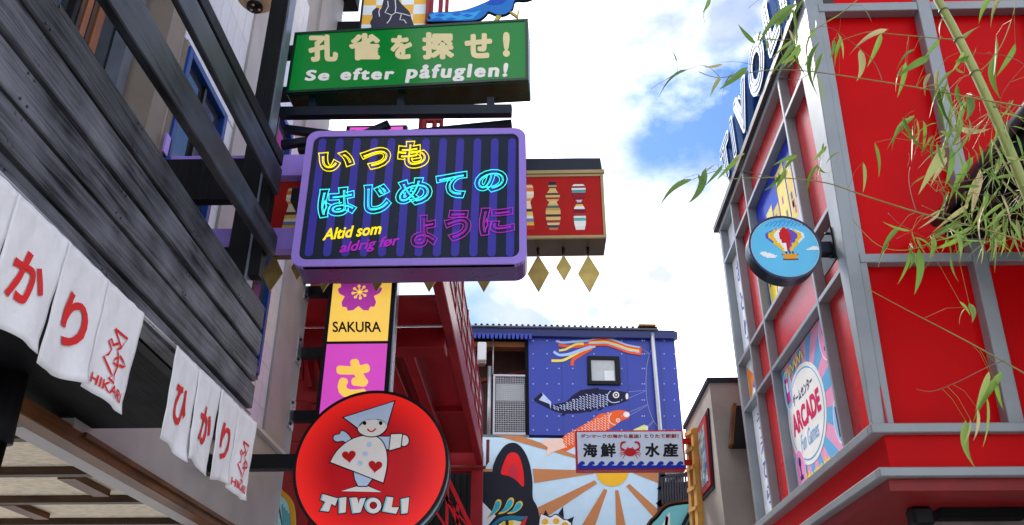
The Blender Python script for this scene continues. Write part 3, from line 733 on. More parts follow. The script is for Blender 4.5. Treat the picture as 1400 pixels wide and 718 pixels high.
# ================================================================== round red emblem sign
DY = 6.4
zd = (390, 520, 3.625)
cd = atY(507, 636, DY); rd = (atY(613, 635, DY).x - atY(401, 635, DY).x) / 2
pd = PL((cd.x, DY, cd.z), 0)
RD = thing('round_emblem_sign', 'round red light box with white dancing figure emblem on a black wall arm', 'sign', (cd.x, DY + .1, cd.z - rd))
prism('housing', pd, ell(0, 0, rd - .006, rd - .006, 72), -.16, .155, alu, RD)
rim_o = ell(0, 0, rd, rd, 72); rim_i = ell(0, 0, rd - .022, rd - .022, 72); n = 72
vs = [pd.P(*p, -.035) for p in rim_o] + [pd.P(*p, .006) for p in rim_o] + [pd.P(*p, .006) for p in rim_i] + [pd.P(*p, -.035) for p in rim_i]
mk('rim', vs, [(a * n + i, a * n + (i + 1) % n, ((a + 1) % 4) * n + (i + 1) % n, ((a + 1) % 4) * n + i) for a in range(4) for i in range(n)], black_metal, RD)
prism('back_rim', pd, ell(0, 0, rd, rd, 72), -.175, .03, black_metal, RD)
red_lit = bpy.data.materials.new('red_lit_acrylic'); red_lit.use_nodes = True
t = red_lit.node_tree; b = t.nodes['Principled BSDF']; b.inputs['Roughness'].default_value = .35; b.inputs['Specular IOR Level'].default_value = .3
tcn = N(t, 'ShaderNodeTexCoord'); le = N(t, 'ShaderNodeVectorMath', operation='LENGTH'); t.links.new(tcn.outputs['Object'], le.inputs[0])
nn_ = N(t, 'ShaderNodeTexNoise'); nn_.inputs['Scale'].default_value = 4; t.links.new(tcn.outputs['Object'], nn_.inputs[0])
b.inputs['Base Color'].default_value = (.60, .003, .010, 1)
mr = N(t, 'ShaderNodeMapRange'); mr.inputs[1].default_value = rd * .55; mr.inputs[2].default_value = rd * .97; mr.inputs[3].default_value = .015; mr.inputs[4].default_value = .22
t.links.new(le.outputs['Value'], mr.inputs[0]); t.links.new(mr.outputs[0], b.inputs['Emission Strength']); b.inputs['Emission Color'].default_value = (1, .03, .012, 1)
prism('face', pd, ell(0, 0, rd - .021, rd - .021, 72), -.01, .011, red_lit, RD)
wht, lbl = SP(243, 236, 230), SP(196, 214, 240)
def art(name, pts, m, lvl, line=.008, z=zd, pl=pd, par=None):
    par = par or RD
    p = pl.pts(pts, z)
    if line: prism(name + '_outline', pl, grow(p, line), .0015, .0012 + lvl * .0016, black, par)
    return prism(name, pl, p, .0015, .0022 + lvl * .0016, m, par)
art('base', [(278, 550), (362, 524), (405, 524), (478, 555)], wht, 0)
art('leg', [(340, 452), (432, 488), (405, 524), (362, 524), (346, 492)], lbl, 1)
art('mitten', closed([(326, 292), (303, 262), (280, 252), (270, 268), (245, 274), (240, 292), (256, 304), (286, 300), (306, 310)], 3), lbl, 0)
art('sleeve', [(445, 280), (525, 280), (519, 346), (485, 335)], lbl, 0)
art('hand', ell(588, 299, 24, 27), wht, 0)
art('cuff', [(525, 269), (579, 267), (572, 332), (516, 348)], wht, 1)
art('dress', smoothline([(225, 406), (258, 352), (312, 305), (372, 280), (432, 276), (476, 300), (500, 352), (504, 420), (486, 508)], 4) + [(345, 452)], wht, 2)
art('face_disc', closed([(362, 235), (372, 262), (410, 278), (455, 276), (490, 255), (505, 222), (470, 195), (395, 200)], 4), wht, 3)
art('hat', [(292, 186), (540, 107), (506, 222), (482, 202), (440, 194), (395, 201), (362, 238)], lbl, 3)
for x, y in ((417, 319), (397, 366), (372, 412)): art('button', ell(x, y, 13, 13, 14), lbl, 4, 0)
for x, y, r in ((317, 377, -.1), (447, 427, .1)):
    hp = [(16 * math.sin(a) ** 3, -(13 * math.cos(a) - 5 * math.cos(2 * a) - 2 * math.cos(3 * a) - math.cos(4 * a))) for a in [2 * math.pi * i / 24 for i in range(24)]]
    art('heart', [(x + 2.15 * (p * math.cos(r) - q * math.sin(r)), y + 2.1 * (p * math.sin(r) + q * math.cos(r))) for p, q in hp], SP(196, 22, 28), 4, 0)
for x in (394, 474): art('eye', ell(x, 214, 9, 10, 12), black, 4, 0)
art('mouth', band(smoothline([(408, 243), (420, 254), (436, 254), (450, 241)], 4), 7), SP(200, 30, 30), 4, 0)
zt5 = (380, 620, 5.0)
for lp_ in ([(303, 277), (412, 308), (392, 360), (365, 345), (345, 400), (287, 392), (322, 332), (290, 318)], [(415, 305), (468, 298), (462, 405), (415, 412)],
            [(487, 305), (535, 300), (548, 350), (560, 310), (602, 303), (565, 405), (508, 412)], ell(650, 357, 58, 55, 24),
            [(740, 295), (785, 300), (772, 370), (828, 370), (808, 415), (712, 398)], [(838, 312), (897, 300), (885, 410), (842, 415)]):
    art('letter', lp_, SP(150, 214, 224), 0, .007, zt5)
    cx_ = sum(p[0] for p in lp_) / len(lp_); cy_ = sum(p[1] for p in lp_) / len(lp_)
    art('letter_face', [(cx_ + (x - cx_) * .86 + 5, cy_ + (y - cy_) * .94) for x, y in lp_], wht, 1, 0, zt5)
art('letter_hole', ell(653, 356, 20, 19, 16), SP(190, 8, 24), 2, .006, zt5)
za = atY(370, 633, DY + .08).z
box('arm', -2.5, cd.x - rd + .03, DY + .03, DY + .13, za - .055, za + .055, black_metal, RD)
box('mount_plate', -2.499, -2.485, DY + .0, DY + .16, za - .08, za + .08, black_metal, RD)
cbx = box('junction_box', -2.5, -2.38, 6.35, 6.6, za + .2, za + .48, navy_metal); tag(cbx, 'small dark blue junction box on the grey wall above the round sign arm', 'box')

# ================================================================== red steel walkway
fe = atY(660, 634, 15.4); ZW = fe.z; XR = fe.x
WK = thing('red_steel_walkway', 'dark red steel walkway with railing crossing high up behind the vertical blossom sign', 'walkway', (XR - .9, 14, 0))
def wy(py, x=600): return atZ(x, py, ZW).y
y_a, y_b, y_c, y_d, y_e = wy(425), wy(462), wy(476), wy(565), 15.4
XL = -3.2
box('edge_beam', XR - .12, XR, wy(372), 15.4, ZW, ZW + .30, red_steel, WK, .01)
box('edge_beam', XL, XL + .12, wy(372), 15.4, ZW, ZW + .30, red_steel, WK)
box('cross_beam', XL + .121, XR - .121, y_b, y_c, ZW - .12, ZW + .15, red_steel, WK, .01)
box('deck', XL + .121, XR - .121, y_a, y_b - .01, ZW + .16, ZW + .2, red_steel, WK)
box('deck', XL + .121, XR - .121, y_c + .01, y_d, ZW + .08, ZW + .12, red_steel, WK)
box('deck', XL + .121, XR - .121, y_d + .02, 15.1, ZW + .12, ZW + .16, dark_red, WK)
box('cross_beam', XL + .121, XR - .121, y_d - .08, y_d + .015, ZW + .0, ZW + .15, red_steel, WK)
box('cross_beam', XL, XR, 15.41, 15.62, ZW - .12, ZW + .26, red_steel, WK, .01)
gb = wy(399)
box('cross_beam', XL + .121, XR - .121, gb - .14, gb + .1, ZW + .16, ZW + .32, M('grey_channel', (.10, .105, .11), .4, .4), WK)
for px_, w_ in ((545, .12), (573, .14)):
    p = atZ(px_, 520, ZW); box('joist', p.x - w_ / 2, p.x + w_ / 2, y_c + .01, 15.1, ZW - .06, ZW + .079, red_steel, WK, .008)
ys = [wy(372) + (15.4 - wy(372)) * k / 8 for k in range(9)]
for y in ys: box('rail_post', XR - .06, XR - .01, y - .025, y + .025, ZW + .301, ZW + 1.3, red_steel, WK)
for dz in (.5, .72, .94, 1.26): box('rail', XR - .05, XR - .02, ys[0], ys[-1], ZW + dz, ZW + dz + .04, red_steel, WK)
for k in range(8):
    a, b_ = ys[k], ys[k + 1]
    mesh_bars = [(XR - .042, XR - .034, a + (b_ - a) * j / 9 - .005, a + (b_ - a) * j / 9 + .005, ZW + .31, ZW + 1.25) for j in range(1, 9)]
    stuff(multibox('mesh_infill', mesh_bars, M('galvanised_wire', (.4, .41, .42), .4, .6), WK))
for (x, y) in ((XR - .1, 15.5), (XL + .1, 15.5), (XL + .1, wy(372) + .2)):
    box('column', x - .1, x + .1, y - .1, y + .1, 0, ZW - (.12 if y > 15 else 0), red_steel, WK)
pb = atY(612, 640, 15.5); pb2 = atY(664, 641, 15.5)
tube('pipe', [(pb.x, 15.40, pb.z), (pb2.x, 15.40, pb2.z), (pb2.x + .04, 15.40, pb2.z + .1), (pb2.x + .04, 15.40, pb2.z + .5)], .03, SP(120, 40, 40), WK, 8)
# lattice stair rails below
LT = thing('red_stair_rail', 'bright red slanting stair railing below the walkway behind the round sign', 'railing', (-1.8, 13.5, 0))
prl = PL((0, 13.5, 0), 0)
def pline(a, b, w, name='bar'):
    p = prl.pts([a, b]); return prism(name, prl, band(p, w), -.03, .06, SP(196, 30, 40), LT)
pline((592, 640), (640, 745), .05, 'handrail'); pline((600, 628), (655, 745), .06, 'stringer')
pline((585, 705), (600, 655), .03); pline((610, 745), (612, 665), .04); pline((625, 745), (626, 690), .04); pline((590, 690), (625, 745), .03); pline((598, 668), (640, 720), .025)
for px_ in (612, 640):
    p = prl.uv(px_, 744); prism('post', prl, [(p[0] - .03, 0), (p[0] + .03, 0), (p[0] + .03, p[1] + .1), (p[0] - .03, p[1] + .1)], -.09, .058, red_steel, LT)
# red tower behind the vertical sign, beside the house
RT_ = thing('red_steel_tower', 'red steel lift tower of plates and slanting bars between grey house and vertical sign', 'tower', (-2.6, 9.6, 0))
box('wall_plate', -3.4, -2.2, 10.2, 10.3, 0, 6.7, red_steel, RT_)
box('column', -3.4, -3.25, 9.4, 9.55, 0, 6.7, red_steel, RT_)
for px0, px1 in (((430, 400), (438, 440)), ((404, 520), (420, 560))):
    pass
prt = PL((0, 9.9, 0), 0)
for a, b_, w in (((413, 470), (425, 530), .05), ((420, 440), (446, 560), .05), ((408, 440), (408, 520), .12), ((432, 395), (441, 440), .06), ((400, 540), (440, 545), .12), ((398, 600), (470, 603), .06), ((398, 655), (480, 655), .06)):
    p = prt.pts([a, b_]); prism('bar', prt, band(p, w), -.03, .06, red_steel, RT_)
for x in (-2.62, -2.25): box('column', x - .05, x + .05, 9.94, 10.04, 0, 6.7, red_steel, RT_)
for z in (3.3, 4.2, 5.2, 6.2): box('cross_beam', -2.569, -2.301, 9.95, 10.03, z, z + .1, red_steel, RT_)
# slim red mast standing on the grey channel
mx_ = atY(600, 20, gb)
MS = thing('red_mast', 'slim red steel mast of three tubes rising from the walkway past the green sign', 'mast', (mx_.x, gb, ZW + .32))
for dx, r in ((-.12, .05), (.02, .03), (.10, .025)):
    tube('tube', [(mx_.x + dx, gb - .02, ZW + .32), (mx_.x + dx, gb - .02, 13.5)], r, red_steel, MS, 10)
for z in (6.6, 7.8, 9, 10.2, 11.4, 12.6): box('tie', mx_.x - .13, mx_.x + .11, gb - .05, gb + .01, z, z + .03, red_steel, MS)
# golden frame with a poster behind the disc
pgf = PL((0, 9.0, 0), 0)
GF = thing('gilt_frame_case', 'golden framed display case beyond the corner of the grey house', 'display case', (-2.35, 9.0, 0))
o = closed([(372, 668), (388, 672), (401, 690), (403, 730), (398, 760), (370, 765)], 4); fp = pgf.pts(o)
prism('frame', pgf, fp, -.05, .05, SP(214, 160, 40), GF); prism('poster', pgf, grow(fp, -.05), .001, .004, SP(160, 210, 214), GF)
for k in range(4):
    p = pgf.pts([(386 + k * 3, 690 + 4 * k), (389 + k * 3, 740)]); prism('poster_print', pgf, band(p, .02), .0055, .001, SP(90, 160, 170), GF)
box('stand', -2.6, -2.4, 9.01, 9.04, 0, pgf.uv(380, 760)[1], black_metal, GF)

# ================================================================== black backdrop wall painting in the dark interior under the walkway
DB = thing('dark_interior_backdrop', 'black backdrop wall standing in for the dark interior under the red walkway beside the cat mural', 'building', (-3, 16.4, 0))
xs_ = atY(656, 690, 16.3).x
box('wall', -6, xs_, 16.33, 16.9, 0, 6.2, M('backdrop_black', (.003, .003, .003), .8, var=.5, nscale=20, spec=.1), DB)  # near-black colour stands in for the unlit depth behind
for k in range(12): box('board', xs_ - .12 * (k + 1), xs_ - .12 * k - .01, 16.3, 16.329, 0, 6.15, black_z, DB)

# ================================================================== blue mural building
pbz = PL((-1.23, 17.0, 0), 4.1)
BB = thing('blue_mural_building', 'blue clad building with carp streamer mural above and black cat mural below', 'building', pbz.P(2, 0, -1))
bu = lambda x, y: pbz.uv(x, y)
blue = M('blue_cladding', srgb(44, 62, 160), .38, var=.05, nscale=1.5)
navy = M('navy_fascia', srgb(26, 36, 96), .35)
uL, uC, uRt, uM = bu(657, 600)[0], bu(723, 530)[0], bu(927, 520)[0], bu(901, 660)[0]
vT, vF0, vF1, vS = bu(780, 452)[1], bu(780, 463)[1], bu(780, 456)[1], bu(723, 594.5)[1]
def bp(name, pts, off, t, m, par=BB, bev=0): return prism(name, pbz, pts, off, t, m, par, bev)
rect = lambda a, b, c, d: [(a, b), (c, b), (c, d), (a, d)]
bp('wall', rect(uC, vS, uRt, vT), -4, 4, blue)
bp('wall', rect(uL - 3, vS - .06, uC - .002, vT), -4, 2.8, M('maroon_interior', (.06, .018, .014), .6, var=.3))
bp('floor_slab', rect(uL - 3, vS - .06, uC - .002, vS - .004), -1.19, 1.18, SP(120, 120, 122))
bp('wall', rect(uL, 0, uM, vS - .062), -.3, .298, M('mural_pale_blue', srgb(204, 232, 246), .5, var=.05, spec=.2))
bp('wall', rect(uL - 3, 0, uRt, vS - .07), -4, 3.65, M('grey_render', (.2, .2, .2), .7))
bp('fascia', rect(uL - 3, vF0, uRt + .05, vF1 + .04), .001, .12, navy)
bp('gutter', rect(uL - 3, vF1 + .045, bu(898, 452)[0], vT + .02), .02, .16, M('grey_gutter', (.14, .15, .17), .35, .5), bev=.02)
bp('roof', rect(uL - 3, vT + .001, uRt + .02, vT + .04), -4, 4.01, black)
for k in range(38):
    u = bu(640, 450)[0] + k * .125
    if u < bu(895, 450)[0]: bp('roof_rib', [(u, vT + .041), (u + .07, vT + .041), (u + .055, vT + .085), (u + .015, vT + .085)], -2, 2.1, black)
bp('cap', rect(bu(872, 448)[0], vT + .09, bu(895, 448)[0], vT + .12), -2, 2.15, SP(170, 130, 80))
uD = bu(894, 500)[0]
pd_ = [pbz.P(uD, vF1, .1), pbz.P(uD, vF0 - .1, .08), pbz.P(uD + .02, 0, .08)]
tube('downpipe', pd_, .045, M('zinc_pipe', (.5, .52, .55), .35, .6), BB, 12)
# cladding joints and fixings
for x in (768, 812, 858, 905):
    u = bu(x, 520)[0]; bp('seam', rect(u, vS + .02, u + .008, vF0 - .01), .0005, .001, navy)
rv = []
for x in (729, 748, 764, 783, 812, 850, 878, 881, 908, 922):
    for y in (484, 504, 525, 547, 569, 588, 466):
        u, v = bu(x, y); rv.append([(u + .016 * math.cos(a), v + .016 * math.sin(a)) for a in [k * math.pi / 3 for k in range(6)]])
stuff(multi('rivet', pbz, rv, .0016, .006, SP(170, 182, 226), BB))
# window
w0 = pbz.pts([(803, 488), (846, 488), (846, 527), (803, 527)])
wn = bp('window', w0, .001, .02, black_metal)
iu0, iu1, iv0, iv1 = bu(808, 508)[0], bu(840.5, 508)[0], bu(825, 522)[1], bu(825, 493)[1]
bp('pane', rect(iu0, iv0, iu1, iv1), .0215, .004, pane_light, wn)
bp('pane_patch', rect(iu0 + (iu1 - iu0) * .55, iv0 + .02, iu1 - .02, iv0 + (iv1 - iv0) * .5), .026, .003, SP(222, 226, 228, .2), wn)  # lighter rectangle over the lower right of the pane
for q in (rect(w0[0][0], w0[2][1], iu0, w0[0][1]), rect(iu1, w0[2][1], w0[1][0], w0[0][1]), rect(iu0, w0[2][1], iu1, iv0), rect(iu0, iv1, iu1, w0[0][1])):
    bp('frame', q, .0215, .04, black_metal, wn)
# balcony: valance, lamp box, gate, post
vals = []
for k in range(int((uC - uL + 1) / .09)):
    u = uL - .9 + k * .09
    bp('valance_rib', [(u, bu(690, 467)[1]), (u + .05, bu(690, 467)[1]), (u + .06, bu(690, 460)[1]), (u - .01, bu(690, 460)[1])], .122, .05, blue)
bp('beam', rect(uL - 3, bu(690, 473)[1], uC - .004, bu(690, 466)[1]), -.3, .25, SP(120, 74, 40))
bp('beam', [bu(655, 500), bu(722, 487), bu(722, 492), bu(655, 505)], -.9, .1, SP(110, 46, 30))
bp('corner_post', rect(bu(718, 500)[0], vS, uC - .006, vF0 - .01), -.12, .125, black)
g4 = pbz.pts([(674.5, 511.5), (721, 511.5), (721, 593.5), (674.5, 593.5)])
GT = bp('balcony_gate', rect(g4[0][0] + .06, bu(690, 545)[1], g4[1][0] - .06, bu(690, 522)[1]), -.16, .02, SP(206, 206, 204))
gu0, gu1, gv1, gv0 = g4[0][0], g4[1][0], g4[0][1], vS
galv = M('galvanised_steel', (.46, .47, .48), .4, .6)
for q in (rect(gu0, gv0, gu0 + .04, gv1), rect(gu1 - .04, gv0, gu1, gv1), rect(gu0 + .04, gv1 - .04, gu1 - .04, gv1), rect(gu0 + .04, gv0, gu1 - .04, gv0 + .05)):
    bp('frame', q, -.06, .05, galv, GT)
wires = [rect(gu0 + .04 + (gu1 - gu0 - .08) * k / 18, gv0, gu0 + .048 + (gu1 - gu0 - .08) * k / 18, gv1 - .04) for k in range(1, 18)]
wires2 = [rect(gu0 + .04, gv0 + .05 + (gv1 - gv0 - .1) * k / 26, gu1 - .04, gv0 + .058 + (gv1 - gv0 - .1) * k / 26) for k in range(1, 26)]
stuff(multi('wire_mesh', pbz, wires, -.045, .006, galv, GT)); stuff(multi('wire_mesh', pbz, wires2, -.038, .006, galv, GT))
u = bu(669, 540)[0]; tube('post', [pbz.P(u, vS - .05, -.05), pbz.P(u, bu(669, 500)[1], -.05)], .04, galv, BB, 10)
q = pbz.pts([(653, 472), (665, 472), (665, 497), (653, 497)]); bp('lamp_box', rect(q[0][0], q[2][1], q[1][0], q[0][1]), -.1, .3, SP(210, 212, 212), bev=.02)
bp('lamp_lens', rect(q[0][0] + .03, q[2][1] - .05, q[1][0] - .03, q[2][1] - .001), -.05, .2, SP(150, 120, 110))
u = bu(674, 500)[0]; tube('post', [pbz.P(u, gv1, -.03), pbz.P(u, vF0, -.03)], .015, galv, BB, 8)
for x in (686, 703): bp('lamp_hood', ell(*bu(x, 505), .06, .07, 12), -.5, .1, SP(130, 40, 40))
# streamers
zb2 = (720, 440, 4.486)
LV = [0]
def mural(name, pts, m, z=zb2, lift=0, h=.003):
    LV[0] = (LV[0] + 1) % 7
    return bp(name, pbz.pts(pts, z), .0022 + lift * .0032 + LV[0] * .00012, h, m)
OR, YE, LB = SP(236, 92, 36), SP(244, 216, 92), SP(168, 196, 240)
def rib(pts, w0, w1, m, lift): return mural('painted_streamer', band(smoothline(pts, 6), w0, w1), m, zb2, lift)
rib([(180, 118), (220, 128), (300, 122), (400, 115)], 12, 14, LB, 0)
rib([(195, 142), (260, 152), (330, 150), (400, 130)], 16, 18, OR, 1)
rib([(198, 178), (240, 170), (300, 140), (350, 136)], 12, 14, YE, 2)
rib([(280, 270), (285, 235), (330, 205), (400, 165)], 22, 16, OR, 1)
rib([(152, 240), (220, 238), (270, 215), (340, 178), (420, 150)], 16, 16, YE, 2)
rib([(165, 184), (200, 205), (260, 200), (330, 175), (420, 145)], 16, 18, LB, 3)
for k, (m, dy) in enumerate(((LB, -20), (OR, -8), (YE, 6), (LB, 18), (OR, 27))):
    rib([(380, 130 + dy * .45), (430, 122 + dy * .8), (490, 122 + dy * .8), (560, 142 + dy * .85), (620, 164 + dy * .85), (700, 178 + dy * .85)], 13, 14, m, 4)
mural('painted_streamer', ell(697, 178, 7, 25, 16), OR, zb2, 5)
wl = SP(176, 186, 226)
def rope(pts, w=1.6): return mural('painted_rope', band(pts, w), wl, zb2, 0)
rope([(702, 165), (750, 193)]); rope([(702, 198), (752, 196)]); rope([(625, 430), (728, 422)]); rope([(625, 470), (730, 424)]); rope([(630, 555), (740, 508)]); rope([(632, 575), (742, 512)])
rope([(742, 640), (780, 604)]); rope([(745, 650), (782, 608)])
rope(smoothline([(775, 150), (750, 210), (735, 290), (732, 400), (740, 490), (765, 580), (800, 640), (830, 680)], 6), 2)
def koi(out, tail, m, pale, cells, gill, eye, lift, snout):
    mural('painted_carp', closed(out, 4), m, zb2, lift)
    mural('painted_gill', band(smoothline(gill, 4), 5), pale, zb2, lift + 1)
    mural('painted_carp_tail', tail, pale, zb2, lift)
    for x, y, a, b_, r in cells:
        mural('painted_scale', band(smoothline([(x - 6, y - 7), (x + 4, y - 4), (x + 7, y + 5)], 2), 4.2), pale, zb2, lift + 1, .002)
    x, y, r = eye
    mural('painted_eye', ell(x, y, r, r, 16), wht, zb2, lift + 2); mural('painted_eye', ell(x, y, r * .62, r * .62, 14), m, zb2, lift + 3); mural('painted_eye', ell(x, y, r * .3, r * .3, 10), wht, zb2, lift + 4)
    mural('painted_snout', ell(*snout, 12), wht, zb2, lift + 2)
kd, kp = SP(28, 24, 58), SP(196, 208, 240)
o1 = [(140, 520), (180, 505), (240, 490), (300, 440), (380, 425), (440, 415), (520, 420), (600, 430), (625, 440), (625, 475), (590, 495), (520, 515), (460, 525), (380, 550), (300, 562), (220, 560), (160, 545)]
c1 = []
for i in range(18):
    x = 168 + i * 20
    top = 512 - 70 * max(0, min(1, (x - 200) / 160)); bot = 552 - 25 * max(0, (x - 330) / 180)
    nrow = int((bot - top) / 15)
    for j in range(max(1, nrow)):
        y = top + 10 + (bot - top - 14) * (j + (.5 if i % 2 else 0)) / max(1, nrow)
        if y < bot - 3 and x < 505: c1.append((x, y, 10.5, 6.2, .9))
koi(o1, [(40, 480), (92, 432), (150, 492), (148, 535)], kd, kp, c1, [(515, 425), (496, 450), (500, 480), (530, 497), (570, 490)], (548, 450, 20), 0, (615, 458, 9, 20))
mural('painted_carp_tail', [(38, 480), (92, 432), (100, 450), (75, 480), (140, 505), (148, 538), (100, 515)], kd, zb2, 1)
mural('painted_fin', [(300, 442), (330, 420), (440, 405), (450, 420), (380, 428)], kd, zb2, 1)
for q in ([(212, 575), (225, 560), (242, 562), (228, 578)], [(375, 555), (395, 540), (415, 538), (395, 552)], [(432, 545), (455, 528), (480, 524), (450, 545)]): mural('painted_fin', q, kd, zb2, 1)
ko, kop = SP(240, 100, 40), SP(248, 214, 196)
o2 = [(215, 715), (300, 660), (380, 615), (460, 575), (540, 545), (600, 545), (630, 565), (625, 590), (580, 610), (520, 650), (440, 690), (340, 740), (250, 790), (200, 800)]
c2 = []
for i in range(15):
    x = 218 + i * 20; mid = 745 - 150 * (x - 210) / 320
    for j in range(-3, 4):
        y = mid + j * 15 + (7 if i % 2 else 0)
        if abs(j) < 2 + i * .15: c2.append((x, y, 10, 6, -.6))
koi(o2, [(90, 745), (110, 720), (215, 715), (240, 770), (160, 800), (115, 830), (130, 770)], ko, kop, c2, [(520, 560), (505, 590), (515, 620), (545, 635)], (560, 606, 13), 0, (612, 570, 20, 17))
mural('painted_fin', [(395, 605), (450, 565), (485, 560), (470, 580)], ko, zb2, 1)
mural('painted_streamer', [(655, 662), (720, 632), (740, 640), (742, 680), (655, 690)], SP(226, 232, 150), zb2, 1); mural('painted_streamer', ell(738, 655, 6, 18, 12), wht, zb2, 2)
# lower mural: sun rays and cat
zc5 = (640, 580, 5.0)
om = SP(202, 134, 84)
def ray_(pts): mural('painted_ray', pts, om, zc5, 0)
ray_([(195, 78), (350, 78), (885, 262), (880, 275), (730, 232)])
ray_([(440, 305), (860, 318), (860, 338), (452, 402)]); ray_([(90, 306), (165, 306), (160, 325), (90, 325)])
ray_([(482, 566), (866, 384), (882, 405), (300, 790), (250, 700)])
ray_([(930, 440), (952, 452), (760, 1000), (590, 1000)]); ray_([(1005, 452), (1027, 452), (1140, 1000), (1020, 1000)])
ray_([(1080, 425), (1102, 408), (1300, 585), (1300, 672)]); ray_([(1128, 320), (1298, 320), (1298, 402), (1128, 336)])
ray_([(700, 75), (860, 75), (930, 210), (900, 215)]); ray_([(1010, 75), (1120, 75), (1040, 205), (1010, 205)])
mural('painted_sun', ell(985, 318, 112, 107, 40), SP(250, 190, 44), zc5, 1)
ck = SP(22, 24, 38)
mural('painted_cat', [(92, 1000), (92, 325), (165, 325)] + smoothline([(170, 285), (200, 215), (250, 148), (305, 127), (352, 146), (395, 205), (425, 290), (440, 400), (442, 505), (470, 560), (488, 640), (495, 800)], 4) + [(495, 1000)], ck, zc5, 1)
mural('painted_ear', closed([(226, 340), (240, 275), (272, 208), (310, 194), (345, 215), (370, 285), (381, 360), (377, 430), (330, 385), (280, 355)], 3), SP(238, 32, 34), zc5, 2)
mural('painted_ear', closed([(275, 350), (285, 295), (308, 265), (330, 290), (342, 350), (338, 392), (310, 370)], 3), SP(206, 40, 60), zc5, 3)
mural('painted_cheek', [(92, 525), (190, 628), (130, 700), (110, 1000), (92, 1000)], SP(232, 236, 240), zc5, 2)
for q in ([(125, 650), (165, 590), (190, 525), (215, 515), (228, 535), (215, 580), (175, 620)], [(205, 615), (245, 575), (270, 520), (298, 502), (314, 520), (300, 565), (255, 605)], [(265, 612), (305, 585), (330, 540), (358, 525), (374, 545), (358, 580), (315, 608)]):
    mural('painted_brow', closed(q, 3), SP(240, 200, 70), zc5, 2)
    c_ = (sum(p[0] for p in q) / len(q), sum(p[1] for p in q) / len(q))
    mural('painted_brow', closed([(c_[0] + (x - c_[0]) * .78, c_[1] + (y - c_[1]) * .78) for x, y in q], 3), SP(24, 178, 206), zc5, 3)
mural('painted_lid', smoothline([(160, 690), (215, 642), (290, 626), (350, 630), (408, 630)], 4) + smoothline([(360, 662), (300, 655), (230, 662), (190, 690)], 4), SP(30, 120, 150), zc5, 2)
mural('painted_eye', [(205, 690), (240, 665), (310, 657), (365, 668), (340, 720), (260, 740)], SP(236, 226, 190), zc5, 2)
mural('painted_eye', [(230, 672), (305, 660), (312, 700), (240, 740)], SP(236, 204, 40), zc5, 3); mural('painted_eye', [(255, 665), (275, 660), (282, 720), (258, 720)], ck, zc5, 4)
mural('painted_lid', [(408, 630), (365, 668), (340, 720), (385, 700)], SP(214, 36, 50), zc5, 4)
mural('painted_paw', closed([(490, 650), (520, 625), (560, 640), (600, 620), (650, 655), (690, 660), (705, 700), (700, 1000), (490, 1000)], 3), SP(240, 240, 238), zc5, 2)
mural('painted_paw_edge', closed([(484, 650), (520, 617), (560, 631), (602, 612), (655, 648), (698, 655), (714, 700), (710, 1005), (484, 1005)], 3), ck, zc5, 1)
for q in ([(515, 620), (530, 585), (548, 625)], [(615, 615), (648, 565), (655, 645)], [(672, 655), (724, 632), (708, 682)]): mural('painted_claw', q, ck, zc5, 2)
for x, y in ((525, 668), (602, 664), (662, 690)): mural('painted_pad', ell(x, y, 22, 20, 16), SP(244, 184, 40), zc5, 3)

# ================================================================== crab sign
CY2 = 12.0
pcs = PL((1.3, CY2, 4.8), 0)
CR = thing('crab_sign', 'pale blue shop sign with red crab, black characters and blue wave border', 'sign', (1.3, CY2, 4.6))
zk = (780, 580, 5.2)
o4 = pcs.pts([(36, 44), (806, 40), (818, 320), (38, 326)], zk)
u0, u1, v0, v1 = (o4[0][0] + o4[3][0]) / 2, (o4[1][0] + o4[2][0]) / 2, (o4[2][1] + o4[3][1]) / 2, (o4[0][1] + o4[1][1]) / 2
prism('housing', pcs, rect(u0, v0, u1, v1), -.2, .199, SP(190, 24, 30), CR, .01)
prism('face', pcs, rect(u0 + .025, v0 + .025, u1 - .025, v1 - .025), -.001, .004, SP(216, 231, 246), CR)
def cr(name, pts, m, off=.0035, t=.003): return prism(name, pcs, pcs.pts(pts, zk), off, t, m, CR)
tbox('lettering', 'デンマークの海から直送！', pcs, (72, 72, 500, 100), SP(150, 24, 34), CR, zk, bold=.03, off=.0032, t=.003)
tbox('lettering', 'とりたて新鮮！', pcs, (526, 70, 768, 100), SP(150, 24, 34), CR, zk, bold=.03, off=.0032, t=.003)
ink = SP(22, 20, 28)
for ch, b_ in (('海', (88, 138, 192, 236)), ('鮮', (214, 136, 322, 236)), ('水', (530, 134, 634, 234)), ('産', (656, 134, 766, 234))):
    tbox('lettering', ch, pcs, b_, ink, CR, zk, bold=.04, off=.0032, t=.003)
rc = SP(196, 30, 36)
cr('crab_shell', ell(424, 200, 42, 30, 24), rc); cr('crab_shell', [(384, 190), (400, 172), (448, 172), (464, 190)], rc, .0034)
for s in (-1, 1):
    X_ = lambda x: 424 + s * x
    cr('crab_claw', closed([(X_(38), 180), (X_(62), 165), (X_(52), 140), (X_(28), 132), (X_(40), 122), (X_(66), 130), (X_(72), 160), (X_(66), 182), (X_(48), 192)], 3), rc, .0036)
    for dy, ex, ey in ((186, 72, 192), (200, 76, 214), (212, 70, 232), (220, 52, 244)):
        cr('crab_leg', band([(X_(36), dy), (X_(ex - 12), dy + 2), (X_(ex), ey)], 8, 4), rc, .0038)
    cr('crab_eye', band([(X_(14), 176), (X_(18), 160)], 6), rc, .0038); cr('crab_pincer', ell(X_(24), 160, 10, 5, 10), SP(240, 226, 226), .0041)
bw = SP(24, 52, 178)
cr('wave_band', [(46, 296), (816, 292), (818, 314), (46, 320)], bw)
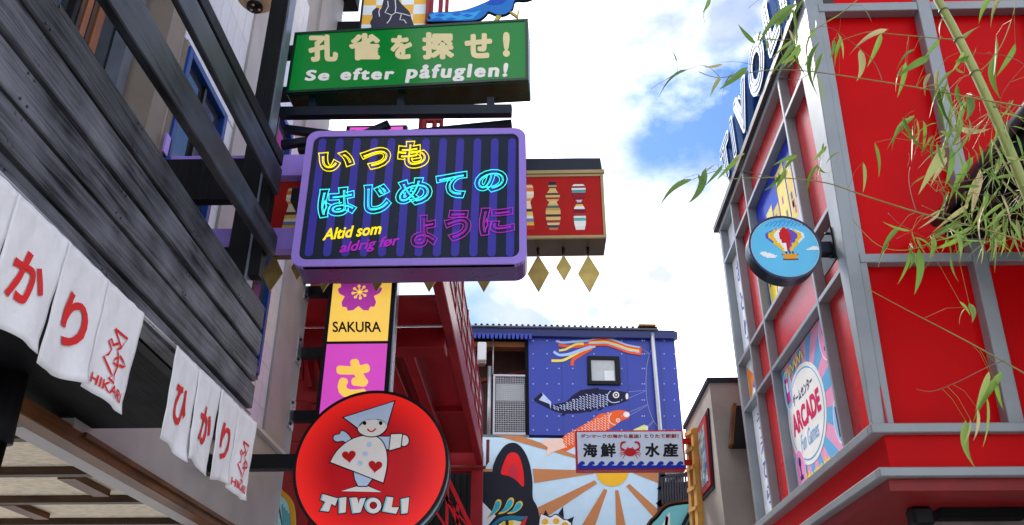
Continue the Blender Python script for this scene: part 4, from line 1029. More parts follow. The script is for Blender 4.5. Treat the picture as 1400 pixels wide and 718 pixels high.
for k in range(11):
    x = 46 + k * 70
    o = smoothline([(x, 300), (x + 14, 278), (x + 32, 264), (x + 50, 268), (x + 56, 282), (x + 48, 290), (x + 40, 284)], 4) + smoothline([(x + 44, 298), (x + 58, 298), (x + 70, 292), (x + 70, 306)], 3) + [(x, 306)]
    cr('wave', o, bw, .0036)
for y in (110, 262):
    q = pcs.pts([(806, y - 18), (880, y - 18), (880, y + 18), (806, y + 18)], zk); prism('bracket', pcs, rect(q[0][0], q[2][1], 2.26, q[0][1]), -.12, .06, SP(190, 24, 30), CR)

# ================================================================== small brown shop
SB = thing('brown_plaster_shop', 'small brown plastered shop with stained glass window and yellow timber frame beyond the red building', 'building', (2.8, 11.5, 0))
fx = 2.26; fy = 10.62; ftop = atX(970.5, 522, fx).z; fY1 = atX(940, 592, fx).y + .15
bpl = M('brown_render', (.31, .26, .225), .7, var=.2, nscale=2, bump=.15, bscale=20)
box('wall', fx, 5, fy, fY1, 0, ftop, bpl, SB)
box('roof_edge', fx - .03, 5.05, fy - .04, fY1 + .03, ftop, ftop + .06, navy_metal, SB)
psb = PL((fx, fy, 0), -90)
def sb(name, pts, off, t, m, par=SB): return prism(name, psb, psb.pts(pts), off, t, m, par)
wf = sb('window', [(956, 585), (969.6, 558), (977.8, 667), (962.6, 685)], .001, .02, black_metal)
q4 = [(957.6, 588), (968.5, 566), (975.8, 663), (963.2, 678)]
sb('frame', q4, .022, .02, SP(170, 26, 40), wf)
q5 = psb.pts([(959.5, 594), (967, 578), (973.5, 657), (964.5, 668)])
prism('pane', psb, q5, .043, .004, pane_light, wf)
def lerp2(q, s, t):
    a, b_, c_, d_ = [Vector(v) for v in q]; return tuple((a * (1 - s) + b_ * s) * (1 - t) + (d_ * (1 - s) + c_ * s) * t)
rr_ = random.Random(4)
for i in range(4):
    for j in range(9):
        q = [lerp2(q5, (i + .08) / 4, (j + .06) / 9), lerp2(q5, (i + .92) / 4, (j + .06) / 9), lerp2(q5, (i + .92) / 4, (j + .94) / 9), lerp2(q5, (i + .08) / 4, (j + .94) / 9)]
        prism('glass_piece', psb, q, .0475, .003, SP(*rr_.choice([(120, 150, 150), (150, 170, 160), (90, 110, 120), (140, 120, 110), (160, 180, 190), (110, 140, 170)]), .1), wf)
yt = wood('yellow_timber', (.42, .19, .03), (.62, .32, .07), 2, .4, 40, .2)
for q in ([(944.5, 591), (947.5, 590), (955, 718), (951, 718)], [(952, 586), (955, 585), (963, 718), (959, 718)]): sb('timber_post', q, .001, .08, yt)
for y in (592, 615, 640, 668, 696): sb('timber_rail', [(945 + (y - 591) * .055, y), (955 + (y - 591) * .06, y - 5), (955 + (y - 591) * .06, y), (945 + (y - 591) * .055, y + 6)], .0812, .02, yt)
aw = [atY(x, y, 10.55) for x, y in ((1001, 612), (1008, 558))]
hexa('awning', [(aw[0].x - .03, 10.35, aw[0].z), (aw[0].x + .9, 10.35, aw[0].z), (aw[0].x + .9, 10.61, aw[0].z), (aw[0].x - .03, 10.61, aw[0].z)], [(aw[1].x - .03, 10.45, aw[1].z), (aw[1].x + .9, 10.45, aw[1].z), (aw[1].x + .9, 10.61, aw[1].z), (aw[1].x - .03, 10.61, aw[1].z)], black_metal, SB)
beam('awning_board', (aw[0].x - .05, 10.4, aw[0].z - .02), (aw[1].x - .05, 10.5, aw[1].z + .02), .04, .12, brown_y, SB)
# slatted canopy and arched sign in the gap beside the mural
SC = thing('slatted_canopy', 'dark grey slatted metal canopy in the gap between the mural and brown shop', 'canopy', (2.45, 15.2, 0))
psc = PL((0, 15.3, 0), 0)
for k in range(14):
    x = 905 + k * 3.6; p = psc.pts([(x, 652 + (k * -.8)), (x + 1.2, 690)]); prism('slat', psc, band(p, .03), -.04, .04, M('charcoal_metal', (.05, .055, .065), .4, .4), SC)
for a, b_, w in (((900, 690), (950, 655), .1), ((900, 668), (950, 640), .05), ((903, 650), (950, 648), .05), ((906, 640), (904, 700), .12), ((902, 702), (950, 672), .05)):
    prism('bar', psc, band(psc.pts([a, b_]), w), -.1, .05, M('charcoal_metal', (.05, .055, .065), .4, .4), SC)
box('backing', psc.uv(907, 660)[0], 4.6, 15.5, 15.55, psc.uv(920, 700)[1] - 1, psc.uv(920, 655)[1], SP(88, 94, 104), SC)
box('post', psc.uv(905, 700)[0] - .03, psc.uv(905, 700)[0] + .05, 15.36, 15.45, 0, psc.uv(905, 690)[1], black_metal, SC)
AS = thing('arched_shop_sign', 'brown arched sign board with cyan and pink picture under the slatted canopy', 'sign', (2.4, 13.6, 0))
pas = PL((0, 13.7, 0), 0)
oa = closed([(882, 725), (896, 703), (908, 690), (925, 685), (955, 683), (985, 690), (990, 800), (880, 800)], 4)
prism('frame', pas, pas.pts(oa), -.1, .1, brown_y, AS); fa = pas.pts(oa)
prism('edge', pas, grow(fa, -.03), .0005, .004, black, AS); prism('picture', pas, grow(fa, -.07), .005, .003, SP(120, 206, 214), AS)
for q, m in (([(905, 718), (915, 700), (918, 735)], SP(226, 240, 232)), ([(938, 718), (950, 700), (955, 760), (935, 760)], SP(226, 120, 190)), ([(910, 705), (914, 708), (910, 735), (907, 735)], SP(200, 40, 50))):
    prism('picture_print', pas, pas.pts(q), .0085, .002, m, AS)
for a, b_ in (((925, 735), (948, 690)), ((930, 740), (952, 700))): prism('pipe', pas, band(pas.pts([a, b_]), .05), .011, .05, black_metal, AS)
box('stand', pas.uv(900, 780)[0], pas.uv(985, 780)[0], 13.72, 13.8, 0, pas.uv(900, 795)[1], black_metal, AS)

# ================================================================== red arcade building
RB = thing('red_arcade_building', 'red panelled arcade building with grey steel grid, rooftop letters and poster panels', 'building', (3.8, 8, 0))
RX = 2.5; RZ = [3.47, 4.80, 5.38, 6.80, 7.27]; RY = [6.22, 6.92, 8.62, 9.32, 10.0]
REC = .095
psd = PL((RX + REC, 6.2, 0), -90)         # recessed panel plane of the street side
ZB, ZT = 3.47, 7.55
# front face leans out a little towards the top
fb, ft = Vector((0, 6.27, 3.47)), Vector((0, 5.87, 7.5))
pf = PL(fb, 0, ft - fb)
def fy_at(z): return fb.y + (ft.y - fb.y) * (z - fb.z) / (ft.z - fb.z)
box('core', RX + REC + .012, 6, 6.4, 10.0, ZB - .02, ZT, dark_red, RB)
def sidep(y0, y1, z0, z1, m, name='panel', d=0):
    return box(name, RX + REC - d, RX + REC + .01, y0, y1, z0, z1, m, RB)
for i in range(4):
    for j in range(4):
        a, b_, c_, d_ = RY[i] + .1, RY[i + 1], RZ[j], RZ[j + 1]
        m = red_panel
        if (i, j) in ((1, 0), (1, 2)): continue
        if i == 3: m = SP(226, 230, 236, .2)
        sidep(a - .08, b_ + .04, c_, d_, m)
MW = .05
for k, y in enumerate(RY[1:4]): box('mullion', RX, RX + REC + .002, y, y + MW, ZB + .03, RZ[4], grey_steel, RB, .006)
box('mullion', RX, RX + REC + .02, 10.0, 10.1, ZB - .35, RZ[4], grey_steel, RB, .006)
for z in RZ[1:4]:
    cuts = [6.30] + RY[1:4] + [10.0]
    for i in range(4): box('transom', RX + .002, RX + REC + .001, cuts[i] + (MW + .001 if i else 0), cuts[i + 1] - .001, z - .02, z + .025, grey_steel, RB, .004)
box('transom', RX - .002, RX + REC + .001, 6.25, 10.1, RZ[4], RZ[4] + .07, grey_steel, RB, .005)
# roof edge
box('roof_edge', RX - .05, RX + .3, 5.98, 10.2, RZ[4] + .071, RZ[4] + .16, M('brown_black_flashing', (.03, .02, .018), .45), RB, .008)
box('roof', RX + .3, 6, 5.98, 10.2, ZT + .001, ZT + .1, black, RB)
# ledges along the street and round the front
for z0, z1, o_ in ((3.40, 3.47, .06), (3.085, 3.15, .06)):
    box('ledge', RX - o_, RX + REC + .02, 6.24, 10.1, z0, z1, grey_steel, RB, .006)
    box('ledge', RX - o_, 6, 6.27 - o_, 6.239 + .08, z0, z1, grey_steel, RB, .006) if False else None
    box('front_ledge', RX - o_, 6, 6.16, 6.238, z0, z1, grey_steel, RB, .006)
box('band', RX + .05, 6, 6.23, 10.0, 3.151, 3.399, red_panel_matt, RB)
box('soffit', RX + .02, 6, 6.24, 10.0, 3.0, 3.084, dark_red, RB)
box('wall', 3.15, 6, 6.95, 10.0, 0, 2.999, M('brown_stone_wall', (.16, .125, .11), .7, var=.25, nscale=4, bump=.1), RB)
box('spot_lamp', 2.86, 3.02, 6.75, 6.9, 2.86, 2.999, black_metal, RB, .02); box('duct', 3.1, 3.75, 6.8, 6.949, 2.92, 2.999, black, RB)
# corner post: street face and leaning front strip
cz0, cz1 = 3.471, 7.34
ya0, ya1 = fy_at(cz0), fy_at(cz1)
hexa('corner_strip', [(RX, ya0 + .012, cz0), (RX, 6.33, cz0), (RX, 6.30, cz1), (RX, ya1 + .012, cz1)][::-1], [(RX + .16, ya0 + .012, cz0), (RX + .16, 6.33, cz0), (RX + .16, 6.30, cz1), (RX + .16, ya1 + .012, cz1)][::-1], grey_steel, RB)
L0 = pf.uv(0, 0)
vv = lambda z: (Vector((0, fy_at(z), z)) - fb).dot(pf.v)
va, vb = vv(3.471), vv(7.36)
def fr_(name, pts, off, t, m, bev=.005): return prism(name, pf, pts, off, t, m, RB, bev)
fr_('corner_strip', rect(RX - .003, va, RX + .105, vb), -.06, .06, grey_steel)
# front panels (recessed), columns and bars
cx = [(RX + .106, None)]
mcol = (pf.uv(1254, 8)[0] + pf.uv(1380, 577)[0]) / 2
mcw = abs(pf.uv(1380, 480)[0] - pf.uv(1356, 480)[0])
cols = [mcol, mcol + 1.0, mcol + 2.0]
zbars = [(pf.uv(1250, 358)[1], pf.uv(1250, 346)[1]), (pf.uv(1200, 14)[1], pf.uv(1200, 3)[1])]
for k, x in enumerate(cols): fr_('front_column', rect(x, va, x + .115, vb), -.11, .113, grey_steel)
edges = [RX + .106] + [q for x in cols for q in (x, x + .115)]
for i in range(0, 6, 2):
    a, b_ = edges[i] + .001, edges[i + 1] - .001
    for (q0, q1) in zbars: fr_('front_bar', rect(a, q0, b_, q1), -.11, .108, grey_steel)
    vs_ = [(va, zbars[0][0]), (zbars[0][1], zbars[1][0]), (zbars[1][1], vb + .5)]
    for (q0, q1) in vs_: fr_('panel', rect(a - .02, q0 + .0005, b_ + .02, q1 - .0005), -.16, .05, red_panel_matt, 0)
fr_('front_backing', rect(RX + .12, va + .02, cols[-1] + .1, vb + .45), -.3, .13, dark_red, 0)
# --- arcade poster
def quadrect(y0, y1, z0, z1): return rect(-(y1 - 6.2), z0, -(y0 - 6.2), z1)
PO = thing('arcade_poster', 'pink and blue sunburst arcade poster with white disc in the red side wall', 'poster', (RX + REC, 7.8, 3.5))
pe = (7.0, 8.62, 3.48, 4.77)
prism('board', psd, quadrect(*pe), -.009, .012, SP(240, 164, 200, .2), PO)
pcx, pcy = psd.uv(1103, 565); pw, ph_ = (pe[1] - pe[0]) / 2, (pe[3] - pe[2]) / 2
pu0, pu1, pv0, pv1 = -(pe[1] - 6.2), -(pe[0] - 6.2), pe[2], pe[3]
def cliprect(a0, a1):
    o = [(pcx, pcy)]
    for k in range(5):
        a = a0 + (a1 - a0) * k / 4; dx, dy = math.cos(a), math.sin(a); t = 9
        if dx > 1e-6: t = min(t, (pu1 - .01 - pcx) / dx)
        if dx < -1e-6: t = min(t, (pu0 + .01 - pcx) / dx)
        if dy > 1e-6: t = min(t, (pv1 - .01 - pcy) / dy)
        if dy < -1e-6: t = min(t, (pv0 + .01 - pcy) / dy)
        o.append((pcx + dx * t, pcy + dy * t))
    return o
for k in range(14):
    a = 2 * math.pi * k / 14; prism('sunburst_ray', psd, cliprect(a, a + math.pi / 14), .0032, .001, SP(110, 180, 226, .2), PO)
def pe_(name, pts, m, h): return prism(name, psd, pts, .0042 + h * .0012, .0011, m, PO)
pe_('disc', ell(pcx, pcy, .60, .47, 40), SP(248, 246, 240, .2), 1); pe_('disc', ell(pcx, pcy, .55, .43, 40), SP(110, 180, 226, .2), 2); pe_('disc', ell(pcx, pcy, .535, .415, 40), SP(248, 246, 240, .2), 3)
badge = [(pu0 + .17, pv1 - .26, 0), (pu1 - .17, pv1 - .22, 1), (pu0 + .2, pv0 + .22, 1), (pu1 - .16, pv0 + .32, 0)]
for x, y, k in badge:
    pe_('badge', ell(x, y, .15, .2, 24), SP(250, 240, 246, .2), 4); pe_('badge', ell(x, y, .135, .185, 24), SP(246, 150, 200, .2) if k else SP(150, 200, 236, .2), 5)
    if k:
        pe_('badge_print', ell(x, y + .07, .04, .05, 12), SP(50, 30, 110), 6); pe_('badge_print', rect(x - .05, y - .1, x + .05, y - .06), SP(50, 30, 110), 6); pe_('badge_print', rect(x - .015, y - .06, x + .015, y + .03), SP(50, 30, 110), 6)
    else:
        pe_('badge_print', rect(x - .055, y - .13, x + .055, y + .13), SP(226, 40, 130), 6); pe_('badge_print', rect(x - .04, y - .02, x + .03, y + .08), SP(230, 230, 250), 7); pe_('badge_print', rect(x - .055, y - .13, x - .03, y + .13), SP(50, 30, 110), 8)
def pt(s, u, v, w, h, m, bold=.02, rise=0., shear=0): txt('lettering', s, psd, [(u - w, v - h), (u + w, v - h + rise), (u - w, v + h)], m, PO, bold, .0015, .0092, shear, px=False)
pt('ARCADE', pcx, pcy + .0, .46, .11, SP(214, 24, 92), .05); pt('ゲームセンター', pcx, pcy + .22, .33, .055, SP(40, 30, 100), .03); pt('Fun Games', pcx, pcy - .22, .3, .08, SP(130, 180, 226), .01, 0, .4)
pt('Make your day', pcx + .05, pv0 + .09, .42, .055, SP(248, 226, 60), .02, 0, .3)
pe_('scribble_print', band(smoothline([(pcx - .4 + .06 * k, pv1 - .11 + (.045 if k % 2 else -.035)) for k in range(11)], 3), .022), SP(248, 226, 60), 9)
# --- yellow town poster
P2 = thing('yellow_town_poster', 'blue poster with yellow street buildings high in the red side wall', 'poster', (RX + REC, 7.8, 5.4))
e2 = (7.0, 8.62, 5.415, 6.77); q2 = quadrect(*e2)
prism('board', psd, q2, -.009, .012, SP(30, 52, 190, .15), P2)
ru = lambda s: q2[0][0] + (q2[1][0] - q2[0][0]) * s; rv_ = lambda t: q2[0][1] + (q2[2][1] - q2[0][1]) * t
r6 = random.Random(11)
prism('pavement_print', psd, [(ru(.12), rv_(.01)), (ru(.99), rv_(.01)), (ru(.99), rv_(.55)), (ru(.45), rv_(.3))], .0032, .001, SP(206, 206, 220, .15), P2)
for a, b_, c_, d_, cl in ((.03, .2, .05, .62, (240, 210, 50)), (.22, .36, .1, .78, (246, 220, 70)), (.38, .5, .2, .7, (236, 200, 40)), (.52, .7, .3, .92, (250, 224, 80)), (.72, .84, .35, .84, (240, 206, 60)), (.86, .98, .2, .95, (226, 220, 200))):
    prism('house_print', psd, rect(ru(a), rv_(c_), ru(b_), rv_(d_)), .0045, .001, SP(*cl, .15), P2)
    for k in range(6):
        s = r6.uniform(a + .015, b_ - .05); t = r6.uniform(c_ + .03, d_ - .09)
        prism('window_print', psd, rect(ru(s), rv_(t), ru(s + .03), rv_(t + .06)), .0056, .0008, SP(*r6.choice([(110, 90, 60), (200, 90, 120), (240, 240, 230), (60, 70, 120)]), .15), P2)
# --- narrow white posters at the far end
def narrow(z0, z1, label, kind):
    P3 = thing('narrow_poster', label, 'poster', (RX + REC, 9.7, z0), 'narrow white posters in the end bay of the red building')
    e = (9.42, 9.97, z0, z1); q = quadrect(*e)
    prism('board', psd, q, -.0005, .004, SP(232, 236, 242, .25), P3)
    s_ = lambda a, b_: (q[0][0] + (q[1][0] - q[0][0]) * a, q[0][1] + (q[2][1] - q[0][1]) * b_)
    if kind == 'tri':
        prism('print', psd, [s_(.02, .98), s_(.02, .1), s_(.6, .55)], .004, .001, SP(236, 130, 30), P3); prism('print', psd, [s_(.98, .98), s_(.35, .35), s_(.98, .05)], .0055, .001, SP(50, 80, 200), P3)
    else:
        for k, ch in enumerate(kind):
            n_ = len(kind); c0 = .94 - k * .9 / n_
            txt('lettering', ch, psd, [s_(.28, c0 - .62 / n_), s_(.78, c0 - .62 / n_), s_(.28, c0)], SP(60, 70, 170), P3, .01, .0015, .0036, px=False)
narrow(3.52, 4.76, 'white poster with a column of blue brush characters in the lowest end bay panel', 'うえひら')
narrow(4.84, 5.34, 'white poster with orange and blue triangles in a small end bay panel', 'tri')
narrow(5.43, 6.75, 'white poster with faint blue brush writing in the tall upper end bay panel', 'おどり')
# --- rooftop letters
RL_ = thing('rooftop_letters', 'white letters edged in blue standing on the red building roof', 'sign', (RX - .02, 7.8, RZ[4] + .16))
plt_ = PL((RX - .06, 6.2, RZ[4] + .16), -90)
lb = M('blue_letter_return', srgb(46, 96, 160), .35)
for ch, y0, y1, h in (('T', 9.30, 8.72, .60), ('I', 8.66, 8.46, .62), ('V', 8.40, 7.72, .66), ('O', 7.66, 6.95, .68), ('L', 6.88, 6.40, .72), ('I', 6.34, 6.12, .76)):
    a, b_ = -(y0 - 6.2), -(y1 - 6.2)
    txt('letter', ch, plt_, [(a, 0), (b_, 0), (a, h)], lb, RL_, .11, .16, -.16, px=False)
    txt('letter_face', ch, plt_, [(a + .02, .02), (b_ - .02, .02), (a + .02, h - .02)], SP(236, 242, 248), RL_, .07, .012, .0005, px=False)
    txt('letter_line', ch, plt_, [(a + .06, .06), (b_ - .06, .06), (a + .06, h - .06)], SP(60, 120, 180), RL_, .012, .006, .0126, 0, -.004, px=False)
plb = [-(9.15 - 6.2), -(6.0 - 6.2)]
prism('backing_board', plt_, [(-(9.35 - 6.2), 0), (.15, 0), (.15, .52), (-(9.35 - 6.2), .40)], -.20, .035, lb, RL_)

# ================================================================== round balloon sign
BY = 6.33
cb_ = atY(1073, 338, BY); rb_ = (atY(1123, 338, BY).x - atY(1024, 338, BY).x) / 2
pbn = PL((cb_.x, BY, cb_.z), 0)
BS = thing('round_balloon_sign', 'round blue sign with pixelled hot air balloon on the red building corner', 'sign', (cb_.x, BY, cb_.z - rb_))
zq = (1000, 270, 5.13)
prism('housing', pbn, ell(0, 0, rb_ - .004, rb_ - .004, 64), -.15, .145, navy_metal, BS)
ro, ri = ell(0, 0, rb_, rb_, 64), ell(0, 0, rb_ - .017, rb_ - .017, 64); n = 64
vs = [pbn.P(*p, -.03) for p in ro] + [pbn.P(*p, .008) for p in ro] + [pbn.P(*p, .008) for p in ri] + [pbn.P(*p, -.03) for p in ri]
mk('rim', vs, [(a * n + i, a * n + (i + 1) % n, ((a + 1) % 4) * n + (i + 1) % n, ((a + 1) % 4) * n + i) for a in range(4) for i in range(n)], M('blue_black_rim', (.006, .02, .07), .25), BS)
prism('face', pbn, ell(0, 0, rb_ - .016, rb_ - .016, 64), -.01, .011, SP(236, 240, 244), BS)
prism('sky_face', pbn, ell(0, 0, rb_ - .022, rb_ - .022, 64), .0005, .0015, SP(104, 196, 236, .2), BS)
cell = rb_ / 26.
cxb, cyb = pbn.uv(1000 + 378 / 5.13, 270 + 295 / 5.13)
hw = [2, 6, 9, 11, 13, 14, 14, 14, 14, 13, 12, 11, 10, 9, 8, 7, 6, 5, 4, 4]
px_ = {}
cls = {'P': (104, 84, 190), 'Y': (246, 196, 20), 'W': (246, 246, 244), 'R': (206, 24, 30), 'O': (236, 160, 40), 'K': (30, 30, 36), 'B': (66, 150, 220), 'D': (120, 60, 30)}
def put(c, i0, i1, r): px_.setdefault(c, []).append([(cxb + i0 * cell, cyb + (10 - r - 1) * cell), (cxb + i1 * cell, cyb + (10 - r - 1) * cell), (cxb + i1 * cell, cyb + (10 - r) * cell), (cxb + i0 * cell, cyb + (10 - r) * cell)])
for r, h in enumerate(hw):
    fr = [-1, -.86, -.55, -.28, .30, .62, .86, 1]
    if r > 12: fr = [-1, -.98, -.45, -.05, .35, .5, .95, 1]
    e_ = [round(f * h) for f in fr]
    for c_, a, b_ in zip('PYWRPYW', e_[:-1], e_[1:]):
        if b_ > a: put(c_, a, b_, r)
for i0 in (-1.5, 1, 3.2): put('K', i0, i0 + 1, 20); put('K', i0 + .2, i0 + 1.2, 21)
for r in (22, 23, 24, 25): put('O', -4 + (r > 23), 7 - (r > 23), r)
put('D', -4, 7, 26); put('D', -4.5, -3.6, 22); put('D', 6.6, 7.5, 22)
for r in range(-7, -1):
    for i in range(-19, 20):
        if (i + r) % (2 if r < -4 else 3) == 0 and (i * cell) ** 2 + (cyb + (10 - r) * cell) ** 2 < (rb_ * .9) ** 2: put('B', i, i + 1, r)
for r, a, b_ in ((20, -19, -15), (21, -20, -12), (22, -19, -10), (23, -18, -8), (24, -16, -9), (16, 18, 22), (17, 16, 23), (18, 14, 23)):
    put('W', a, b_, r)
for k, v in px_.items():
    stuff(multi('pixel_print', pbn, v, .0021 + .0001 * 'BWPYRKOD'.index(k), .0012, SP(*cls[k], .25), BS))
za = atY(1138, 335, BY).z
box('arm', cb_.x + rb_ - .02, RX - .015, BY + .03, BY + .13, za - .05, za + .05, navy_metal, BS)
box('mount_plate', RX - .015, RX - .0005, BY - .02, BY + .3, za - .14, za + .16, black_metal, BS)
for dz in (-.1, .12): tube('bolt', [(RX - .05, BY + .02, za + dz), (RX - .01, BY + .02, za + dz)], .012, black_metal, BS, 6)

# ================================================================== dark eave of the neighbouring shop
EV = thing('dark_eave_shop', 'black eave with grey gutter pipe jutting out in front of the red panels behind bamboo', 'building', (4.8, 4.8, 0))
ge = atY(1287, 298, 5.95)
box('roof', ge.x + .02, 6.2, 3.2, 6.0, ge.z - .16, ge.z - .02, black, EV)
hexa('roof_slope', [(ge.x + .0, 3.2, ge.z - .019), (ge.x, 6.0, ge.z - .019), (6.2, 6.0, ge.z + .9), (6.2, 3.2, ge.z + .9)], [(ge.x + .0, 3.2, ge.z + .03), (ge.x, 6.0, ge.z + .03), (6.2, 6.0, ge.z + .96), (6.2, 3.2, ge.z + .96)], black_metal, EV)
tube('gutter', [(ge.x - .02, 3.0, ge.z), (ge.x - .02, 6.02, ge.z)], .045, M('dark_grey_gutter', (.06, .06, .07), .35, .4), EV, 12)
box('wall', 5.2, 6.2, 3.3, 6.0, 0, ge.z - .161, plaster, EV)
for y in (3.7, 4.5, 5.3): box('rafter', ge.x + .05, 6.1, y, y + .08, ge.z - .26, ge.z - .161, black_z, EV)

# ================================================================== bamboo
leaf_mat = bpy.data.materials.new('bamboo_leaf'); leaf_mat.use_nodes = True
t = leaf_mat.node_tree; b = t.nodes['Principled BSDF']; l = t.links.new
oi = N(t, 'ShaderNodeObjectInfo'); rp = N(t, 'ShaderNodeValToRGB'); e = rp.color_ramp.elements
e[0].position = 0; e[0].color = (.095, .20, .025, 1); e[1].position = .55; e[1].color = (.22, .36, .05, 1)
q = e.new(.78); q.color = (.24, .34, .09, 1); q = e.new(.9); q.color = (.42, .38, .15, 1); q = e.new(1.); q.color = (.50, .40, .22, 1)
l(oi.outputs['Random'], rp.inputs[0])
nzl = N(t, 'ShaderNodeTexNoise'); nzl.inputs['Scale'].default_value = 30; tcl = N(t, 'ShaderNodeTexCoord'); mpl = N(t, 'ShaderNodeMapping'); mpl.inputs['Scale'].default_value = (1, 14, 1)
l(tcl.outputs['Object'], mpl.inputs[0]); l(mpl.outputs[0], nzl.inputs['Vector'])
mrl = N(t, 'ShaderNodeMapRange'); mrl.inputs[3].default_value = .72; mrl.inputs[4].default_value = 1.25; l(nzl.outputs['Fac'], mrl.inputs[0])
vml = N(t, 'ShaderNodeVectorMath', operation='SCALE'); l(rp.outputs[0], vml.inputs[0]); l(mrl.outputs[0], vml.inputs['Scale']); l(vml.outputs[0], b.inputs['Base Color'])
b.inputs['Roughness'].default_value = .42
tr = N(t, 'ShaderNodeBsdfTranslucent'); l(vml.outputs[0], tr.inputs[0]); ms = N(t, 'ShaderNodeMixShader'); ms.inputs[0].default_value = .42
l(b.outputs[0], ms.inputs[1]); l(tr.outputs[0], ms.inputs[2]); l(ms.outputs[0], t.nodes['Material Output'].inputs[0])
culm_mat = M('bamboo_culm', (.27, .30, .075), .38, var=.25, nscale=4, stretch=(1, 1, .3))
twig_mat = M('bamboo_twig', (.24, .22, .05), .5, var=.3)
dry_mat = M('dry_twig', (.14, .10, .055), .6, var=.3)
BD = 3.25
BA = thing('bamboo_plant', 'leaning green bamboo with thin leafy branches in front of the red panels', 'bamboo', (4.2, BD, 0))
def B3(x, y, d=0): return atY(x, y, BD + d)
cl_px = [(1268, -40), (1282, 0), (1302, 36), (1324, 80), (1342, 118), (1361, 160), (1381, 208), (1402, 260), (1424, 318)]
cl3 = [B3(x, y) for x, y in cl_px]
dirn = (cl3[-1] - cl3[-2]).normalized()
p = cl3[-1].copy(); k = 0
while p.z > 0:
    k += 1; dirn = (dirn + Vector((-.004, 0, -.02))).normalized(); p = p + dirn * .25; cl3.append(p.copy())
cl3[-1].z = -.02
BA.location = cl3[-1] * 1; BA.location.z = 0
culm = tube('culm', cl3, .019, culm_mat, BA, 14, .030)
for k, (x, y) in enumerate([(1290, 15), (1311, 55), (1333, 100), (1358, 150), (1386, 222)]):
    c_ = B3(x, y); d_ = (B3(x + 10, y + 22) - c_).normalized()
    tube('node_ring', [c_ - d_ * .004, c_, c_ + d_ * .004], .0235, M('bamboo_node', (.10, .10, .04), .5), culm, 14)
branches = [
    ([(1316, 55, 0), (1290, 53, .02), (1213, 46, .1), (1186, 44, .12), (1145, 57, .15)], .0032),
    ([(1400, 146, -.2), (1330, 134, -.1), (1278, 124, 0), (1207, 112, .1), (1110, 98, .2), (1050, 96, .25), (985, 106, .3), (955, 98, .3)], .0038),
    ([(1420, 336, -.25), (1360, 318, -.15), (1300, 302, -.05), (1253, 290, 0), (1180, 267, .1), (1129, 250, .15), (1060, 243, .2), (996, 245, .25)], .0042),
    ([(1412, 517, -.3), (1350, 482, -.2), (1296, 453, -.1), (1240, 424, 0), (1186, 395, .1)], .0030),
    ([(1374, 492, -.25), (1348, 503, -.22), (1310, 522, -.15), (1275, 535, -.1), (1253, 532, -.1)], .0018),
    ([(1178, -5, .1), (1150, 18, .12), (1128, 32, .15), (1095, 50, .2), (1060, 55, .25), (1035, 50, .3)], .0024),
    ([(1358, 148, 0), (1320, 190, -.05), (1290, 200, .05), (1255, 195, .1)], .0022),
    ([(1386, 218, 0), (1350, 240, -.05), (1310, 250, 0), (1280, 262, .1)], .0020),
    ([(1333, 100, 0), (1350, 88, -.05), (1370, 60, -.1), (1385, 20, -.12), (1390, -10, -.12)], .0026),
    ([(1420, 100, -.15), (1380, 78, -.1), (1340, 73, 0), (1310, 72, .05)], .0018),
    ([(1326, 320, 0), (1285, 328, .05), (1240, 342, .1), (1200, 335, .12), (1165, 300, .15)], .0024),
    ([(1330, 130, .02), (1375, 148, -.05), (1410, 175, -.1)], .0022),
    ([(1207, 112, .1), (1195, 85, .12), (1170, 62, .14), (1140, 40, .15), (1120, 36, .16)], .0016),
    ([(1110, 98, .2), (1085, 110, .22), (1040, 92, .28), (1010, 85, .3), (985, 85, .3)], .0016),
    ([(1420, 300, -.2), (1390, 292, -.15), (1350, 300, -.1), (1300, 310, 0)], .0022),
    ([(1410, 250, -.2), (1385, 262, -.15), (1360, 268, -.1), (1320, 262, 0)], .0018),
    ([(985, 106, .3), (965, 90, .3), (940, 95, .3), (905, 112, .3), (890, 122, .3)], .0016),
    ([(1060, 243, .2), (1000, 232, .25), (960, 240, .3), (915, 262, .3)], .0018),
    ([(1253, 290, 0), (1245, 262, .02), (1243, 235, .05), (1252, 205, .06), (1250, 180, .06)], .0018),
    ([(1400, 90, -.1), (1370, 130, -.08), (1372, 170, -.05), (1380, 200, 0)], .0012),
]
br3 = []
for pts, r in branches:
    p3 = [B3(x, y, d) for x, y, d in smoothline(pts, 5)]
    br3.append(p3); tube('branch', p3, r, twig_mat if r > .002 else dry_mat, BA, 7, r * .55)
def leaf_mesh(kind):
    vs, fs = [], []; NSEG = 7
    for i in range(NSEG + 1):
        s = i / NSEG; w = .064 * (math.sin(math.pi * min(1, s ** .62)) ** .9) * (1 if s < .98 else .1) + (.004 if s < .1 else 0)
        bend = [-.16, -.30, .10, -.5][kind] * s * s; side = [.03, -.06, .08, -.1][kind] * math.sin(s * 2.6)
        tw = [.2, .9, -.6, 1.4][kind] * s
        for j, f in ((-1, .028), (0, 0), (1, .028)):
            y = j * w; z = f * (w / .064)
            vs.append((s, side + y * math.cos(tw) - z * math.sin(tw), bend + y * math.sin(tw) + z * math.cos(tw)))
    for i in range(NSEG):
        for j in range(2):
            a = i * 3 + j; fs.append((a, a + 1, a + 4, a + 3))
    me = bpy.data.meshes.new('leaf'); me.from_pydata(vs, [], fs); me.materials.append(leaf_mat)
    for p in me.polygons: p.use_smooth = True
    return me
LM = [leaf_mesh(k) for k in range(4)]
rl = random.Random(21)
from mathutils import Matrix
